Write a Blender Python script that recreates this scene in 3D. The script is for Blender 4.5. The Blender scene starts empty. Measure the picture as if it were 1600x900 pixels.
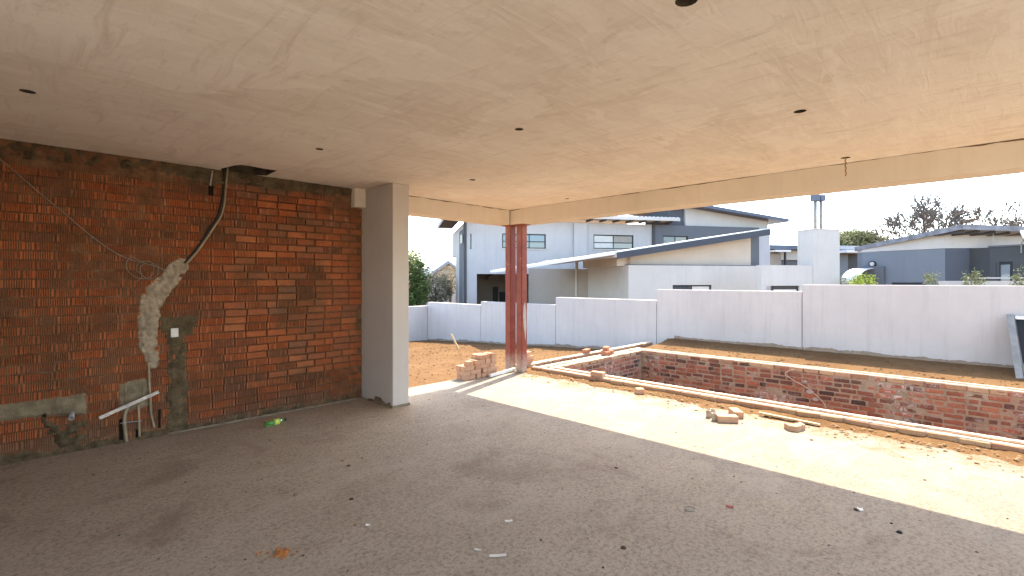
import bpy, bmesh, math, random
from mathutils import Vector, noise as mnoise

R = math.radians
rnd = random.Random(7)
scene = bpy.context.scene
COL = scene.collection

# ------------------------------------------------------------------ camera
CAM_H = 1.62
FPX = 767.0            # focal length in photo pixels (1600 wide)
HOR = 438.0            # horizon row
A = R(44.4)            # view direction measured from +x
cam = bpy.data.cameras.new('camera')
cam.sensor_width = 36.0
cam.lens = FPX / 1600 * 36
cam.shift_y = -(450 - HOR) / 1600
cam.clip_start = 0.05
cam.clip_end = 3000
camo = bpy.data.objects.new('camera', cam)
camo.location = (0, 0, CAM_H)
camo.rotation_euler = (R(90), 0, A - R(90))
COL.objects.link(camo)
scene.camera = camo

# ------------------------------------------------------------------ sky and sun
SUN = Vector((0.754, 0.218, 1.0)).normalized()      # towards the sun
el = math.asin(SUN.z)
world = bpy.data.worlds.new('World')
scene.world = world
world.use_nodes = True
wn = world.node_tree
bg = wn.nodes['Background']
sky = wn.nodes.new('ShaderNodeTexSky')
sky.sky_type = 'NISHITA'
sky.sun_disc = False
sky.sun_elevation = el
sky.sun_rotation = math.atan2(SUN.x, SUN.y)
sky.altitude = 1500
sky.air_density = 0.8
sky.dust_density = 4.0
sky.ozone_density = 1.0
wn.links.new(sky.outputs[0], bg.inputs[0])
bg.inputs[1].default_value = 0.15
sun = bpy.data.lights.new('sun', 'SUN')
sun.energy = 2.0
sun.angle = R(0.5)
sun.color = (1.0, 0.93, 0.83)
suno = bpy.data.objects.new('sun', sun)
suno.rotation_euler = SUN.to_track_quat('Z', 'Y').to_euler()
suno.location = (20, 6, 30)
COL.objects.link(suno)
vs = scene.view_settings
vs.view_transform = 'Standard'
vs.look = 'None'
vs.exposure = 2.95
vs.gamma = 1.0
vs.use_white_balance = True
vs.white_balance_temperature = 7550
vs.white_balance_tint = 6
vs.use_curve_mapping = False
scene.cycles.max_bounces = 12
scene.cycles.diffuse_bounces = 8
scene.cycles.use_denoising = True

# ------------------------------------------------------------------ photo pixel -> place
FW = Vector((math.cos(A), math.sin(A), 0))
RT = Vector((math.sin(A), -math.cos(A), 0))
UP = Vector((0, 0, 1))
EYE = Vector((0, 0, CAM_H))

def ray(px, py):
    return FW + RT * ((px - 800) / FPX) - UP * ((py - HOR) / FPX)
def on_z(px, py, z=0.0):
    d = ray(px, py); return EYE + d * ((z - CAM_H) / d.z)
def on_x(px, py, x):
    d = ray(px, py); return EYE + d * (x / d.x)
def on_y(px, py, y):
    d = ray(px, py); return EYE + d * (y / d.y)
def at_d(px, py, dep):
    return EYE + ray(px, py) * dep

# ------------------------------------------------------------------ materials
MATS = {}
class NT:
    def __init__(self, name):
        self.m = bpy.data.materials.new(name); self.m.use_nodes = True
        self.t = self.m.node_tree; self.b = self.t.nodes['Principled BSDF']
        MATS[name] = self.m
    def n(self, typ, **kw):
        nd = self.t.nodes.new(typ)
        for k, v in kw.items():
            if k.startswith('_'): setattr(nd, k[1:], v)
            else:
                s = nd.inputs[int(k[1:])] if k[0] == 'i' and k[1:].isdigit() else nd.inputs[k.replace('__', ' ')]
                self.put(s, v)
        return nd
    def put(self, s, v):
        if isinstance(v, bpy.types.NodeSocket): self.t.links.new(v, s)
        elif isinstance(v, (tuple, list)) and s.type == 'RGBA' and len(v) == 3: s.default_value = (*v, 1)
        else: s.default_value = v
    def pos(self, scale=(1, 1, 1), rot=(0, 0, 0)):
        g = self.n('ShaderNodeNewGeometry')
        return self.n('ShaderNodeMapping', i0=g.outputs['Position'], i2=rot, i3=scale).outputs[0]
    def noise(self, vec, scale, detail=4, rough=.55, dist=0.0):
        return self.n('ShaderNodeTexNoise', Vector=vec, Scale=scale, Detail=detail, Roughness=rough, Distortion=dist).outputs[0]
    def ramp(self, fac, stops):
        nd = self.n('ShaderNodeValToRGB', i0=fac); e = nd.color_ramp.elements
        while len(e) < len(stops): e.new(0.5)
        for q, (p, c) in zip(e, stops):
            q.position = p; q.color = (*c, 1) if isinstance(c, tuple) else (c, c, c, 1)
        return nd.outputs[0]
    def mix(self, fac, a, b, mode='MIX'):
        nd = self.n('ShaderNodeMix', _data_type='RGBA', _blend_type=mode)
        self.put(nd.inputs[0], fac); self.put(nd.inputs[6], a); self.put(nd.inputs[7], b)
        return nd.outputs[2]
    def math(self, op, a, b=0.0, c=0.0):
        nd = self.n('ShaderNodeMath', _operation=op)
        for i, v in enumerate((a, b, c)): self.put(nd.inputs[i], v)
        return nd.outputs[0]
    def sep(self, vec):
        return self.n('ShaderNodeSeparateXYZ', i0=vec).outputs
    def bump(self, h, strength=.4, dist=.01, normal=None):
        nd = self.n('ShaderNodeBump', Strength=strength, Distance=dist, Height=h)
        if normal is not None: self.put(nd.inputs['Normal'], normal)
        return nd.outputs[0]
    def done(self, color, rough=.85, normal=None, spec=.3, metal=0.0):
        self.put(self.b.inputs['Base Color'], color); self.put(self.b.inputs['Roughness'], rough)
        self.b.inputs['Specular IOR Level'].default_value = spec
        self.b.inputs['Metallic'].default_value = metal
        if normal is not None: self.put(self.b.inputs['Normal'], normal)
        return self.m

def mul(c, k): return tuple(min(1, x * k) for x in c)

def m_simple(name, c, rough=.7, var=.12, scale=6, bump=.15, bscale=60, spec=.3, metal=0.0, streak=0.0):
    t = NT(name); p = t.pos()
    n1 = t.noise(p, scale, 5)
    col = t.mix(t.ramp(n1, [(.3, 0.0), (.7, 1.0)]), mul(c, 1 - var), mul(c, 1 + var))
    if streak:
        ps = t.pos((3.0, 3.0, .25)); n2 = t.noise(ps, 3, 5, .65)
        col = t.mix(t.math('MULTIPLY', t.ramp(n2, [(.45, 0.0), (.75, 1.0)]), streak), col, mul(c, .55))
    nrm = t.bump(t.noise(p, bscale, 3), bump, .006) if bump else None
    return t.done(col, rough, nrm, spec, metal)

def m_floor():
    t = NT('concrete floor'); p = t.pos()
    big = t.noise(p, .5, 5, .6, .4); mid = t.noise(p, 2.6, 7, .68, .4); fine = t.noise(p, 34, 7, .82, .3); grit = t.noise(p, 120, 4, .85)
    c = t.mix(t.ramp(big, [(.32, 0.0), (.68, 1.0)]), (.48, .36, .245), (.595, .465, .33))
    c = t.mix(t.math('MULTIPLY', t.ramp(mid, [(.42, 0.0), (.70, 1.0)]), .6), c, (.64, .51, .37))
    red = t.noise(t.pos((1, 1, 1), (0, 0, .4)), .8, 8, .7, 1.0)
    c = t.mix(t.math('MULTIPLY', t.ramp(red, [(.53, 0.0), (.68, 1.0)]), .65), c, (.31, .19, .125))
    sc = t.noise(t.pos((1.0, 2.2, 1), (0, 0, .75)), 5, 8, .78, .8)
    c = t.mix(t.math('MULTIPLY', t.ramp(sc, [(.56, 0.0), (.70, 1.0)]), .6), c, (.20, .15, .105))
    # the outer strip: colour darkened where the sun falls, sand near the pool edge
    x, y, z = t.sep(p)
    jx = t.math('ADD', x, t.math('MULTIPLY', t.math('SUBTRACT', mid, .5), 1.2))
    c = t.mix(t.math('MULTIPLY', t.ramp(t.math('MULTIPLY', jx, .1), [(.38, 0.0), (.50, 1.0)]), .7), c, (.265, .25, .226))
    c = t.mix(t.math('MULTIPLY', t.ramp(fine, [(.48, 0.0), (.60, 1.0)]), .68), c, (.19, .145, .10))
    c = t.mix(t.math('MULTIPLY', t.ramp(grit, [(.56, 0.0), (.66, 1.0)]), .55), c, (.58, .515, .435))
    dust = t.noise(t.pos((1, 1.8, 1), (0, 0, -.5)), 1.1, 7, .6, 1.2)
    c = t.mix(t.math('MULTIPLY', t.ramp(dust, [(.50, 0.0), (.66, 1.0)]), .38), c, (.60, .485, .365))
    wob = t.n('ShaderNodeTexNoise', Vector=p, Scale=2.2, Detail=6).outputs[1]
    ck = t.n('ShaderNodeTexVoronoi', Vector=t.mix(.25, p, wob, 'LINEAR_LIGHT'), Scale=.55, _feature='DISTANCE_TO_EDGE').outputs[0]
    ckm = t.math('MULTIPLY', t.ramp(ck, [(.0, 1.0), (.0045, 0.0)]), t.ramp(t.noise(p, .8, 3), [(.48, 0.0), (.56, 1.0)]))
    c = t.mix(t.math('MULTIPLY', ckm, .22), c, (.12, .09, .06))
    sand = t.math('ADD', t.math('MULTIPLY', x, .12), t.math('MULTIPLY', t.noise(p, 2.2, 8, .75, .9), .34))
    c = t.mix(t.math('MULTIPLY', t.ramp(sand, [(.87, 0.0), (.93, 1.0)]), .8), c, (.27, .15, .065))
    h = t.math('ADD', t.math('MULTIPLY', fine, 1.3), t.math('MULTIPLY', grit, .4))
    nrm = t.bump(h, 1.0, .026, t.bump(t.noise(p, 7, 5), .6, .04))
    return t.done(c, .75, nrm, .3)

def m_ceiling():
    t = NT('skimmed ceiling'); p = t.pos()
    wob = t.n('ShaderNodeTexNoise', Vector=p, Scale=1.2, Detail=6).outputs[1]
    pd = t.mix(.35, p, wob, 'LINEAR_LIGHT')
    pd = t.n('ShaderNodeMapping', i0=pd, i2=(0, 0, .6), i3=(.75, 1.5, 1)).outputs[0]
    v1 = t.n('ShaderNodeTexVoronoi', Vector=pd, Scale=.85); patch = t.sep(v1.outputs['Color'])[0]
    v2 = t.n('ShaderNodeTexVoronoi', Vector=pd, Scale=2.3); patch2 = t.sep(v2.outputs['Color'])[1]
    s1 = t.noise(t.pos((1.0, 5.5, 1), (0, 0, .55)), 2.0, 8, .68, 1.4)
    s2 = t.noise(t.pos((6.0, 1.0, 1), (0, 0, .2)), 1.6, 8, .72, 1.0)
    cl = t.noise(p, .7, 6, .62, .6)
    c = t.mix(patch, (.72, .62, .505), (.83, .735, .63))
    c = t.mix(t.math('MULTIPLY', patch2, .35), c, (.60, .49, .375))
    c = t.mix(t.math('MULTIPLY', t.ramp(cl, [(.42, 0.0), (.66, 1.0)]), .55), c, (.84, .755, .645))
    c = t.mix(t.math('MULTIPLY', t.ramp(s1, [(.46, 0.0), (.64, 1.0)]), .55), c, (.86, .77, .66))
    c = t.mix(t.math('MULTIPLY', t.ramp(s2, [(.52, 0.0), (.68, 1.0)]), .55), c, (.58, .475, .37))
    ve = t.n('ShaderNodeTexVoronoi', Vector=pd, Scale=.85, _feature='DISTANCE_TO_EDGE').outputs[0]
    lap = t.math('MULTIPLY', t.ramp(ve, [(.0, 1.0), (.018, 0.0)]), t.ramp(s1, [(.46, 0.0), (.56, 1.0)]))
    c = t.mix(t.math('MULTIPLY', lap, .6), c, (.86, .77, .645))
    sp = t.noise(p, 9, 6, .72)
    c = t.mix(t.math('MULTIPLY', t.ramp(sp, [(.62, 0.0), (.74, 1.0)]), .5), c, (.42, .33, .24))
    h = t.math('ADD', t.math('ADD', s1, t.math('MULTIPLY', patch, .6)), t.math('MULTIPLY', s2, .6))
    nrm = t.bump(h, .5, .02, t.bump(t.noise(p, 60, 4), .25, .004))
    return t.done(c, .85, nrm, .2)

def m_brick(name, cols, dirt=True, smear=(.42, .34, .25), smear_amt=.3, bloom=0.0):
    t = NT(name); p = t.pos()
    oi = t.n('ShaderNodeObjectInfo').outputs['Random']
    gi = t.n('ShaderNodeNewGeometry').outputs['Random Per Island']
    r = t.math('FRACT', t.math('ADD', t.math('MULTIPLY', oi, 3.7), gi))
    c = t.ramp(r, [(i / (len(cols) - 1), k) for i, k in enumerate(cols)])
    n1 = t.noise(p, 14, 6, .7); n2 = t.noise(p, 2.2, 5, .6, .5); n3 = t.noise(p, 45, 4, .7)
    c = t.mix(t.math('MULTIPLY', t.ramp(n1, [(.45, 0.0), (.75, 1.0)]), .45), c, mul(cols[0], .5))
    c = t.mix(t.math('MULTIPLY', t.ramp(n3, [(.55, 0.0), (.75, 1.0)]), smear_amt), c, smear)
    if bloom:
        bl = t.math('MULTIPLY', t.ramp(t.noise(p, 1.3, 3, .5), [(.50, 0.0), (.62, 1.0)]), t.ramp(t.noise(p, 11, 6, .75, .6), [(.47, 0.0), (.58, 1.0)]))
        c = t.mix(t.math('MULTIPLY', bl, bloom), c, (.60, .52, .48))
        c = t.mix(t.math('MULTIPLY', t.ramp(t.noise(p, 6, 5, .7), [(.52, 0.0), (.66, 1.0)]), .6), c, (.09, .05, .04))
    if dirt:
        c = t.mix(t.math('MULTIPLY', t.ramp(n2, [(.46, 0.0), (.64, 1.0)]), .6), c, (.12, .07, .038))
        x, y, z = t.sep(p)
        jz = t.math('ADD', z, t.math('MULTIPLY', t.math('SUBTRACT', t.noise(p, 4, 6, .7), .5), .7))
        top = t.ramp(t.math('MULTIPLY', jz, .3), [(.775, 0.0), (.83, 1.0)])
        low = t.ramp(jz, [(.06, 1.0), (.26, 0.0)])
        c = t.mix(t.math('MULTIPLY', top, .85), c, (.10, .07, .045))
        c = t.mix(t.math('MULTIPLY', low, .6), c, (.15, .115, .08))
        dr = t.noise(t.pos((1, 1, .12)), 26, 4, .7)
        drm = t.math('MULTIPLY', t.ramp(t.math('MULTIPLY', jz, .3), [(.55, 0.0), (.75, 1.0)]), t.ramp(dr, [(.60, 0.0), (.70, 1.0)]))
        c = t.mix(t.math('MULTIPLY', drm, .6), c, (.42, .33, .25))
    nrm = t.bump(t.math('ADD', n1, t.math('MULTIPLY', n3, .6)), .8, .008)
    return t.done(c, .88, nrm, .15)

def m_mortar(name, c, dark=.5, red=None):
    t = NT(name); p = t.pos()
    n1 = t.noise(p, 9, 6, .7); n2 = t.noise(p, 50, 4, .7); n3 = t.noise(p, 1.6, 4)
    col = t.mix(t.ramp(n1, [(.35, 0.0), (.7, 1.0)]), mul(c, dark), c)
    if red: col = t.mix(t.ramp(n3, [(.4, 0.0), (.65, 1.0)]), col, red)
    col = t.mix(t.math('MULTIPLY', t.ramp(n2, [(.55, 0.0), (.7, 1.0)]), .4), col, mul(c, .4))
    return t.done(col, .92, t.bump(t.math('ADD', n1, n2), .7, .008), .1)

def m_dirt():
    t = NT('sandy soil'); p = t.pos()
    n1 = t.noise(p, 1.1, 6, .65, .3); n2 = t.noise(p, 14, 6, .75); n3 = t.noise(p, 70, 4, .75)
    c = t.mix(t.ramp(n1, [(.35, 0.0), (.7, 1.0)]), (.110, .057, .026), (.150, .085, .040))
    c = t.mix(t.math('MULTIPLY', t.ramp(n2, [(.5, 0.0), (.7, 1.0)]), .55), c, (.09, .046, .022))
    c = t.mix(t.math('MULTIPLY', t.ramp(n3, [(.55, 0.0), (.7, 1.0)]), .5), c, (.25, .17, .10))
    return t.done(c, .95, t.bump(t.math('ADD', n2, t.math('MULTIPLY', n3, .5)), .3, .012), .05)

def m_redsteel():
    t = NT('red oxide steel'); p = t.pos()
    n1 = t.noise(p, 6, 6, .7, .5); n2 = t.noise(p, 28, 5, .75)
    c = t.mix(t.ramp(n1, [(.35, 0.0), (.65, 1.0)]), (.185, .034, .017), (.26, .056, .028))
    c = t.mix(t.math('MULTIPLY', t.ramp(n2, [(.62, 0.0), (.70, 1.0)]), .6), c, (.48, .20, .13))
    sc = t.noise(t.pos((1, 1, .3), (.3, .2, 0)), 16, 6, .8, 1.5)
    c = t.mix(t.math('MULTIPLY', t.ramp(sc, [(.62, 0.0), (.66, 1.0)]), .8), c, (.58, .38, .28))
    z = t.sep(p)[2]
    jz = t.math('ADD', z, t.math('MULTIPLY', t.math('SUBTRACT', n1, .5), .5))
    c = t.mix(t.math('MULTIPLY', t.ramp(jz, [(.08, 1.0), (.36, 0.0)]), .8), c, (.46, .36, .28))
    c = t.mix(t.math('MULTIPLY', t.ramp(t.math('MULTIPLY', jz, .3), [(.66, 0.0), (.80, 1.0)]), .45), c, (.42, .18, .10))
    return t.done(c, .62, t.bump(n2, .3, .004), .4)

def m_plaster(name, c, streak=.3, warm=None):
    t = NT(name); p = t.pos()
    n1 = t.noise(p, .9, 5, .6, .3); n2 = t.noise(p, 5, 6, .7); st = t.noise(t.pos((2.6, 2.6, .22)), 2.4, 5, .7)
    col = t.mix(t.ramp(n1, [(.3, 0.0), (.7, 1.0)]), mul(c, .88), c)
    if warm: col = t.mix(t.math('MULTIPLY', t.ramp(n2, [(.45, 0.0), (.75, 1.0)]), .4), col, warm)
    col = t.mix(t.math('MULTIPLY', t.ramp(st, [(.5, 0.0), (.75, 1.0)]), streak), col, mul(c, .62))
    col = t.mix(t.math('MULTIPLY', t.ramp(t.noise(p, 17, 5, .75), [(.62, 0.0), (.74, 1.0)]), .3), col, mul(c, .45))
    return t.done(col, .85, t.bump(n2, .25, .012, t.bump(t.noise(p, 90, 3), .3, .003)), .2)

def m_glass(name, c=(.05, .065, .075)):
    t = NT(name)
    return t.done(c, .04, None, .9)

def m_leaf(name, c1, c2):
    t = NT(name)
    r = t.n('ShaderNodeNewGeometry').outputs['Random Per Island']
    col = t.ramp(r, [(0, mul(c1, .6)), (.5, c1), (1, c2)])
    t.done(col, .6, None, .25)
    t.b.inputs['Subsurface Weight'].default_value = 0
    tr = t.n('ShaderNodeBsdfTranslucent', Color=col)
    mx = t.n('ShaderNodeMixShader', Fac=.3, i1=t.b.outputs[0], i2=tr.outputs[0])
    t.t.links.new(mx.outputs[0], t.t.nodes['Material Output'].inputs[0])
    return t.m

M_FLOOR = m_floor(); M_CEIL = m_ceiling(); M_DIRT = m_dirt(); M_RED = m_redsteel()
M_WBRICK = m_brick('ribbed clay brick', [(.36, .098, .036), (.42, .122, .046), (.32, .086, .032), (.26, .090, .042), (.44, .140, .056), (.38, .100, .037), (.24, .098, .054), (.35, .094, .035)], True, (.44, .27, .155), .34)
M_PBRICK = m_brick('stained pool brick', [(.33, .105, .06), (.40, .135, .08), (.11, .05, .04), (.35, .115, .07), (.05, .034, .03), (.28, .12, .08), (.42, .16, .092), (.10, .05, .04)], False, (.52, .42, .34), .5, .8)
M_LBRICK = m_brick('pale clay brick', [(.46, .26, .165), (.52, .31, .20), (.43, .215, .13), (.50, .285, .175)], False, (.60, .47, .36), .3)
M_CBRICK = m_brick('dusty coping brick', [(.40, .24, .14), (.47, .30, .18), (.34, .18, .11), (.44, .27, .17)], False, (.60, .48, .35), .4)
M_WMORT = m_mortar('wall joint mortar', (.25, .135, .072), .35, (.15, .062, .03))
M_PMORT = m_mortar('pool joint mortar', (.44, .33, .24), .55, (.34, .21, .145))
M_SPLASH = m_mortar('dried mud splash', (.36, .27, .20), .7)
M_EFF = m_mortar('lime bloom', (.52, .45, .41), .6)
M_BED = m_mortar('pale bedding mortar', (.60, .53, .43), .75)
M_PATCH = m_mortar('pale cement patch', (.46, .36, .25), .55)
M_GREYP = m_mortar('grey cement band', (.30, .235, .15), .5)
M_DAMP = m_mortar('damp dark cement', (.16, .115, .065), .35)
M_BEAM = m_plaster('beam plaster', (.74, .645, .52), .2, (.66, .55, .43))
M_COL = m_plaster('column plaster', (.53, .47, .41), .25, (.50, .43, .36))
M_BWALL = m_plaster('white boundary plaster', (.57, .52, .485), .4, (.49, .435, .40))
M_INNER = m_plaster('inner room plaster', (.52, .42, .33), .2)
M_WHITE = m_plaster('white house plaster', (.45, .44, .44), .3)
M_LGREY = m_plaster('light grey house plaster', (.52, .495, .46), .3)
M_TAN = m_plaster('tan house plaster', (.54, .46, .38), .1)
M_TANW = m_plaster('taupe wall plaster', (.34, .30, .255), .22)
M_SLATE = m_plaster('slate house plaster', (.125, .135, .15), .06)
M_DGREY = m_plaster('dark grey house plaster', (.075, .077, .08), .06)
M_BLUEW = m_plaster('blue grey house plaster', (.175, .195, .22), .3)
M_BLUED = m_plaster('deep blue grey plaster and shade', (.10, .11, .13), .06)
M_FASCIA = m_simple('blue grey fascia', (.085, .105, .145), .5, .1, 3, 0)
M_FASCL = m_simple('weathered lead grey fascia', (.20, .20, .215), .6, .35, 5, .1)
M_ROOF = m_simple('pale roof sheet', (.62, .62, .63), .45, .08, 2, 0, spec=.5)
M_ROOFG = m_simple('grey roof sheet', (.30, .31, .33), .5, .1, 2, 0, spec=.4)
M_FRAME = m_simple('black window frame', (.022, .024, .028), .45, .1, 5, 0)
M_GLASS = m_glass('window glass'); M_GLASSB = m_glass('blue window glass', (.10, .16, .20))
M_BLIND = m_simple('pale blind', (.55, .55, .52), .8, .08, 5, 0)
M_DARK = m_simple('opening shade', (.02, .016, .012), 1.0, .1, 5, 0, spec=0)
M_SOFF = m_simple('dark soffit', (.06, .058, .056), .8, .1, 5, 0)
M_WOODP = m_simple('pale wood', (.50, .37, .22), .8, .2, 12, .3)
M_WOODO = m_simple('weathered wood', (.22, .165, .115), .85, .3, 14, .4)
M_BATTEN = m_simple('splashed batten', (.55, .49, .42), .8, .35, 18, .4)
M_WPLANK = m_simple('white painted plank', (.72, .69, .64), .7, .12, 14, .3)
M_COND = m_simple('tan conduit', (.30, .225, .14), .5, .25, 10, .1, spec=.5)
M_SHADOWP = m_simple('black shadow tube', (.018, .015, .012), .5, .2, 10, 0)
M_WIRE = m_simple('grey brown wire', (.21, .165, .125), .45, .1, 20, 0)
M_PVC = m_simple('grey pvc', (.33, .33, .34), .4, .15, 10, 0, spec=.5)
M_COPPER = m_simple('pinkish hose', (.55, .36, .26), .5, .15, 10, 0)
M_STEEL = m_simple('dull galvanised steel', (.22, .21, .19), .5, .25, 9, .1, spec=.4, metal=.0)
M_BLACK = m_simple('black plastic', (.012, .011, .010), .5, .1, 10, 0)
M_WPLA = m_simple('white scrap', (.75, .73, .70), .6, .1, 10, 0)
M_REDS = m_simple('red scrap', (.30, .06, .05), .6, .2, 10, 0)
M_RUST = m_simple('orange clay', (.36, .13, .035), .95, .3, 20, .8, 30)
M_TIN = m_simple('pale tin', (.40, .34, .27), .6, .3, 20, .2)
M_TRUNK = m_simple('bark', (.13, .095, .07), .9, .3, 12, .4)
M_TWIG = m_simple('bare twig bark', (.16, .135, .115), .9, .2, 4, 0)
M_LEAF1 = m_leaf('fresh leaf', (.13, .185, .05), (.26, .32, .11))
M_LEAF2 = m_leaf('grey leaf', (.16, .165, .105), (.32, .31, .23))
M_LEAF3 = m_leaf('dry leaf', (.16, .13, .05), (.28, .20, .09))
M_LEAF4 = m_leaf('lime leaf', (.20, .27, .03), (.38, .45, .06))
M_LEAF5 = m_leaf('olive leaf', (.13, .145, .06), (.26, .27, .13))
def m_bottle():
    t = NT('green bottle plastic'); t.done((.03, .33, .03), .08, None, .6)
    t.b.inputs['Transmission Weight'].default_value = .55
    return t.m
M_BOTTLE = m_bottle()
M_LABEL = m_simple('yellow green bottle label', (.55, .60, .10), .5, .2, 40, 0)
M_CLEAR = m_simple('dusty clear plastic', (.60, .56, .50), .3, .1, 20, 0, spec=.5)

# ------------------------------------------------------------------ object helpers
def link(name, mesh, mat=None, parent=None, label=None, cat=None, group=None, kind=None):
    o = bpy.data.objects.new(name, mesh)
    COL.objects.link(o)
    if mat is not None and mesh is not None and not mesh.materials: mesh.materials.append(mat)
    if parent is not None: o.parent = parent
    if label: o['label'] = label
    if cat: o['category'] = cat
    if group: o['group'] = group
    if kind: o['kind'] = kind
    return o

def thing(name, label, cat, loc=(0, 0, 0), group=None):
    """An empty that parents its parts; parts are modelled in world coordinates relative to loc."""
    o = bpy.data.objects.new(name, None); COL.objects.link(o)
    o.location = loc; o.empty_display_size = .1
    o['label'] = label; o['category'] = cat
    if group: o['group'] = group
    return o

class MB:
    def __init__(self): self.v = []; self.f = []
    def add(self, vs, fs):
        o = len(self.v); self.v += [tuple(q) for q in vs]; self.f += [tuple(i + o for i in q) for q in fs]
        return self
    def box(self, x0, x1, y0, y1, z0, z1):
        return self.hexa([(x0, y0, z0), (x1, y0, z0), (x1, y1, z0), (x0, y1, z0), (x0, y0, z1), (x1, y0, z1), (x1, y1, z1), (x0, y1, z1)])
    def hexa(self, p):
        return self.add(p, [(0, 3, 2, 1), (4, 5, 6, 7), (0, 1, 5, 4), (1, 2, 6, 5), (2, 3, 7, 6), (3, 0, 4, 7)])
    def prism(self, fp, z0, z1):
        """fp: plan points; z0, z1 numbers or lists per point."""
        n = len(fp); a = z0 if isinstance(z0, (list, tuple)) else [z0] * n; b = z1 if isinstance(z1, (list, tuple)) else [z1] * n
        ar = sum(fp[i][0] * fp[(i + 1) % n][1] - fp[(i + 1) % n][0] * fp[i][1] for i in range(n))
        idx = list(range(n)) if ar > 0 else list(range(n))[::-1]
        vs = [(fp[i][0], fp[i][1], a[i]) for i in idx] + [(fp[i][0], fp[i][1], b[i]) for i in idx]
        fs = [tuple(range(n))[::-1], tuple(range(n, 2 * n))] + [(i, (i + 1) % n, n + (i + 1) % n, n + i) for i in range(n)]
        return self.add(vs, fs)
    def bar(self, p, q, w, h, up=UP):
        """Rectangular bar from p to q, w wide and h high."""
        p = Vector(p); q = Vector(q); d = (q - p).normalized(); s = d.cross(Vector(up)).normalized() * (w / 2); t = s.normalized().cross(d) * (h / 2)
        return self.hexa([p - s - t, q - s - t, q + s - t, p + s - t, p - s + t, q - s + t, q + s + t, p + s + t])
    def tube(self, pts, r, n=8, caps=True):
        pts = [Vector(q) for q in pts]; rs = r if isinstance(r, (list, tuple)) else [r] * len(pts)
        vs = []; prev = None
        for i, q in enumerate(pts):
            d = (pts[min(i + 1, len(pts) - 1)] - pts[max(i - 1, 0)])
            d = d.normalized() if d.length > 1e-9 else Vector((0, 0, 1))
            if prev is None:
                s = d.cross(UP if abs(d.z) < .9 else Vector((1, 0, 0))).normalized()
            else:
                s = (prev - d * prev.dot(d)); s = s.normalized() if s.length > 1e-6 else d.orthogonal().normalized()
            prev = s; t = d.cross(s)
            for k in range(n):
                a = 2 * math.pi * k / n; vs.append(q + (s * math.cos(a) + t * math.sin(a)) * rs[i])
        fs = [(i * n + k, i * n + (k + 1) % n, (i + 1) * n + (k + 1) % n, (i + 1) * n + k) for i in range(len(pts) - 1) for k in range(n)]
        if caps: fs += [tuple(range(n))[::-1], tuple((len(pts) - 1) * n + k for k in range(n))]
        return self.add(vs, fs)
    def mesh(self, name, smooth=False):
        me = bpy.data.meshes.new(name); me.from_pydata(self.v, [], self.f); me.validate(); me.update()
        if smooth: me.shade_smooth()
        return me
    def build(self, name, mat, parent=None, smooth=False, **kw):
        loc = Vector((0, 0, 0)); p = parent
        while p is not None: loc = loc + Vector(p.location); p = p.parent
        if loc.length > 0: self.v = [tuple(Vector(q) - loc) for q in self.v]
        return link(name, self.mesh(name, smooth), mat, parent, **kw)

def bevel_mesh(me, w, seg=1):
    bm = bmesh.new(); bm.from_mesh(me)
    bmesh.ops.bevel(bm, geom=bm.edges[:], offset=w, segments=seg, affect='EDGES', clamp_overlap=True)
    bm.to_mesh(me); bm.free(); return me

def spline(pts, n=8):
    """Catmull-Rom through points."""
    P = [Vector(p) for p in pts]; out = []
    for i in range(len(P) - 1):
        a, b, c, d = P[max(i - 1, 0)], P[i], P[i + 1], P[min(i + 2, len(P) - 1)]
        for k in range(n):
            t = k / n
            out.append(.5 * ((2 * b) + (c - a) * t + (2 * a - 5 * b + 4 * c - d) * t * t + (3 * b - a - 3 * c + d) * t ** 3))
    return out + [P[-1]]

def holed(outline, holes, f, thick, back=True):
    """Sheet with holes. f(a, b, t) maps plane coords and depth to the place. Front at t=0, reveals to t=thick."""
    bm = bmesh.new(); loops = []
    for lp in [outline] + holes:
        vs = [bm.verts.new((p[0], p[1], 0)) for p in lp]
        for i in range(len(vs)): bm.edges.new((vs[i], vs[(i + 1) % len(vs)]))
        loops.append(vs)
    bmesh.ops.triangle_fill(bm, use_beauty=True, use_dissolve=False, edges=bm.edges[:], normal=(0, 0, 1))
    bm.verts.index_update(); bm.verts.ensure_lookup_table()
    co = [tuple(v.co) for v in bm.verts]; fs = [tuple(v.index for v in fc.verts) for fc in bm.faces]
    li = [[v.index for v in lp] for lp in loops]; bm.free()
    mb = MB(); n = len(co)
    mb.v = [tuple(f(c[0], c[1], 0)) for c in co] + [tuple(f(c[0], c[1], thick)) for c in co]
    mb.f = list(fs)
    if back: mb.f += [tuple(i + n for i in q[::-1]) for q in fs]
    for lp in li:
        for i in range(len(lp)):
            a, b = lp[i], lp[(i + 1) % len(lp)]; mb.f.append((a, b, b + n, a + n))
    return mb, n, li

def rect(a0, a1, b0, b1): return [(a0, b0), (a1, b0), (a1, b1), (a0, b1)]

def nz(x, y, z=0.0): return mnoise.noise(Vector((x, y, z)))
def fbm(x, y, z=0.0, o=4):
    s = 0; a = .5
    for _ in range(o):
        s += a * nz(x, y, z); x *= 2.03; y *= 2.03; z = z * 2.03 + 7.1; a *= .5
    return s

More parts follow.
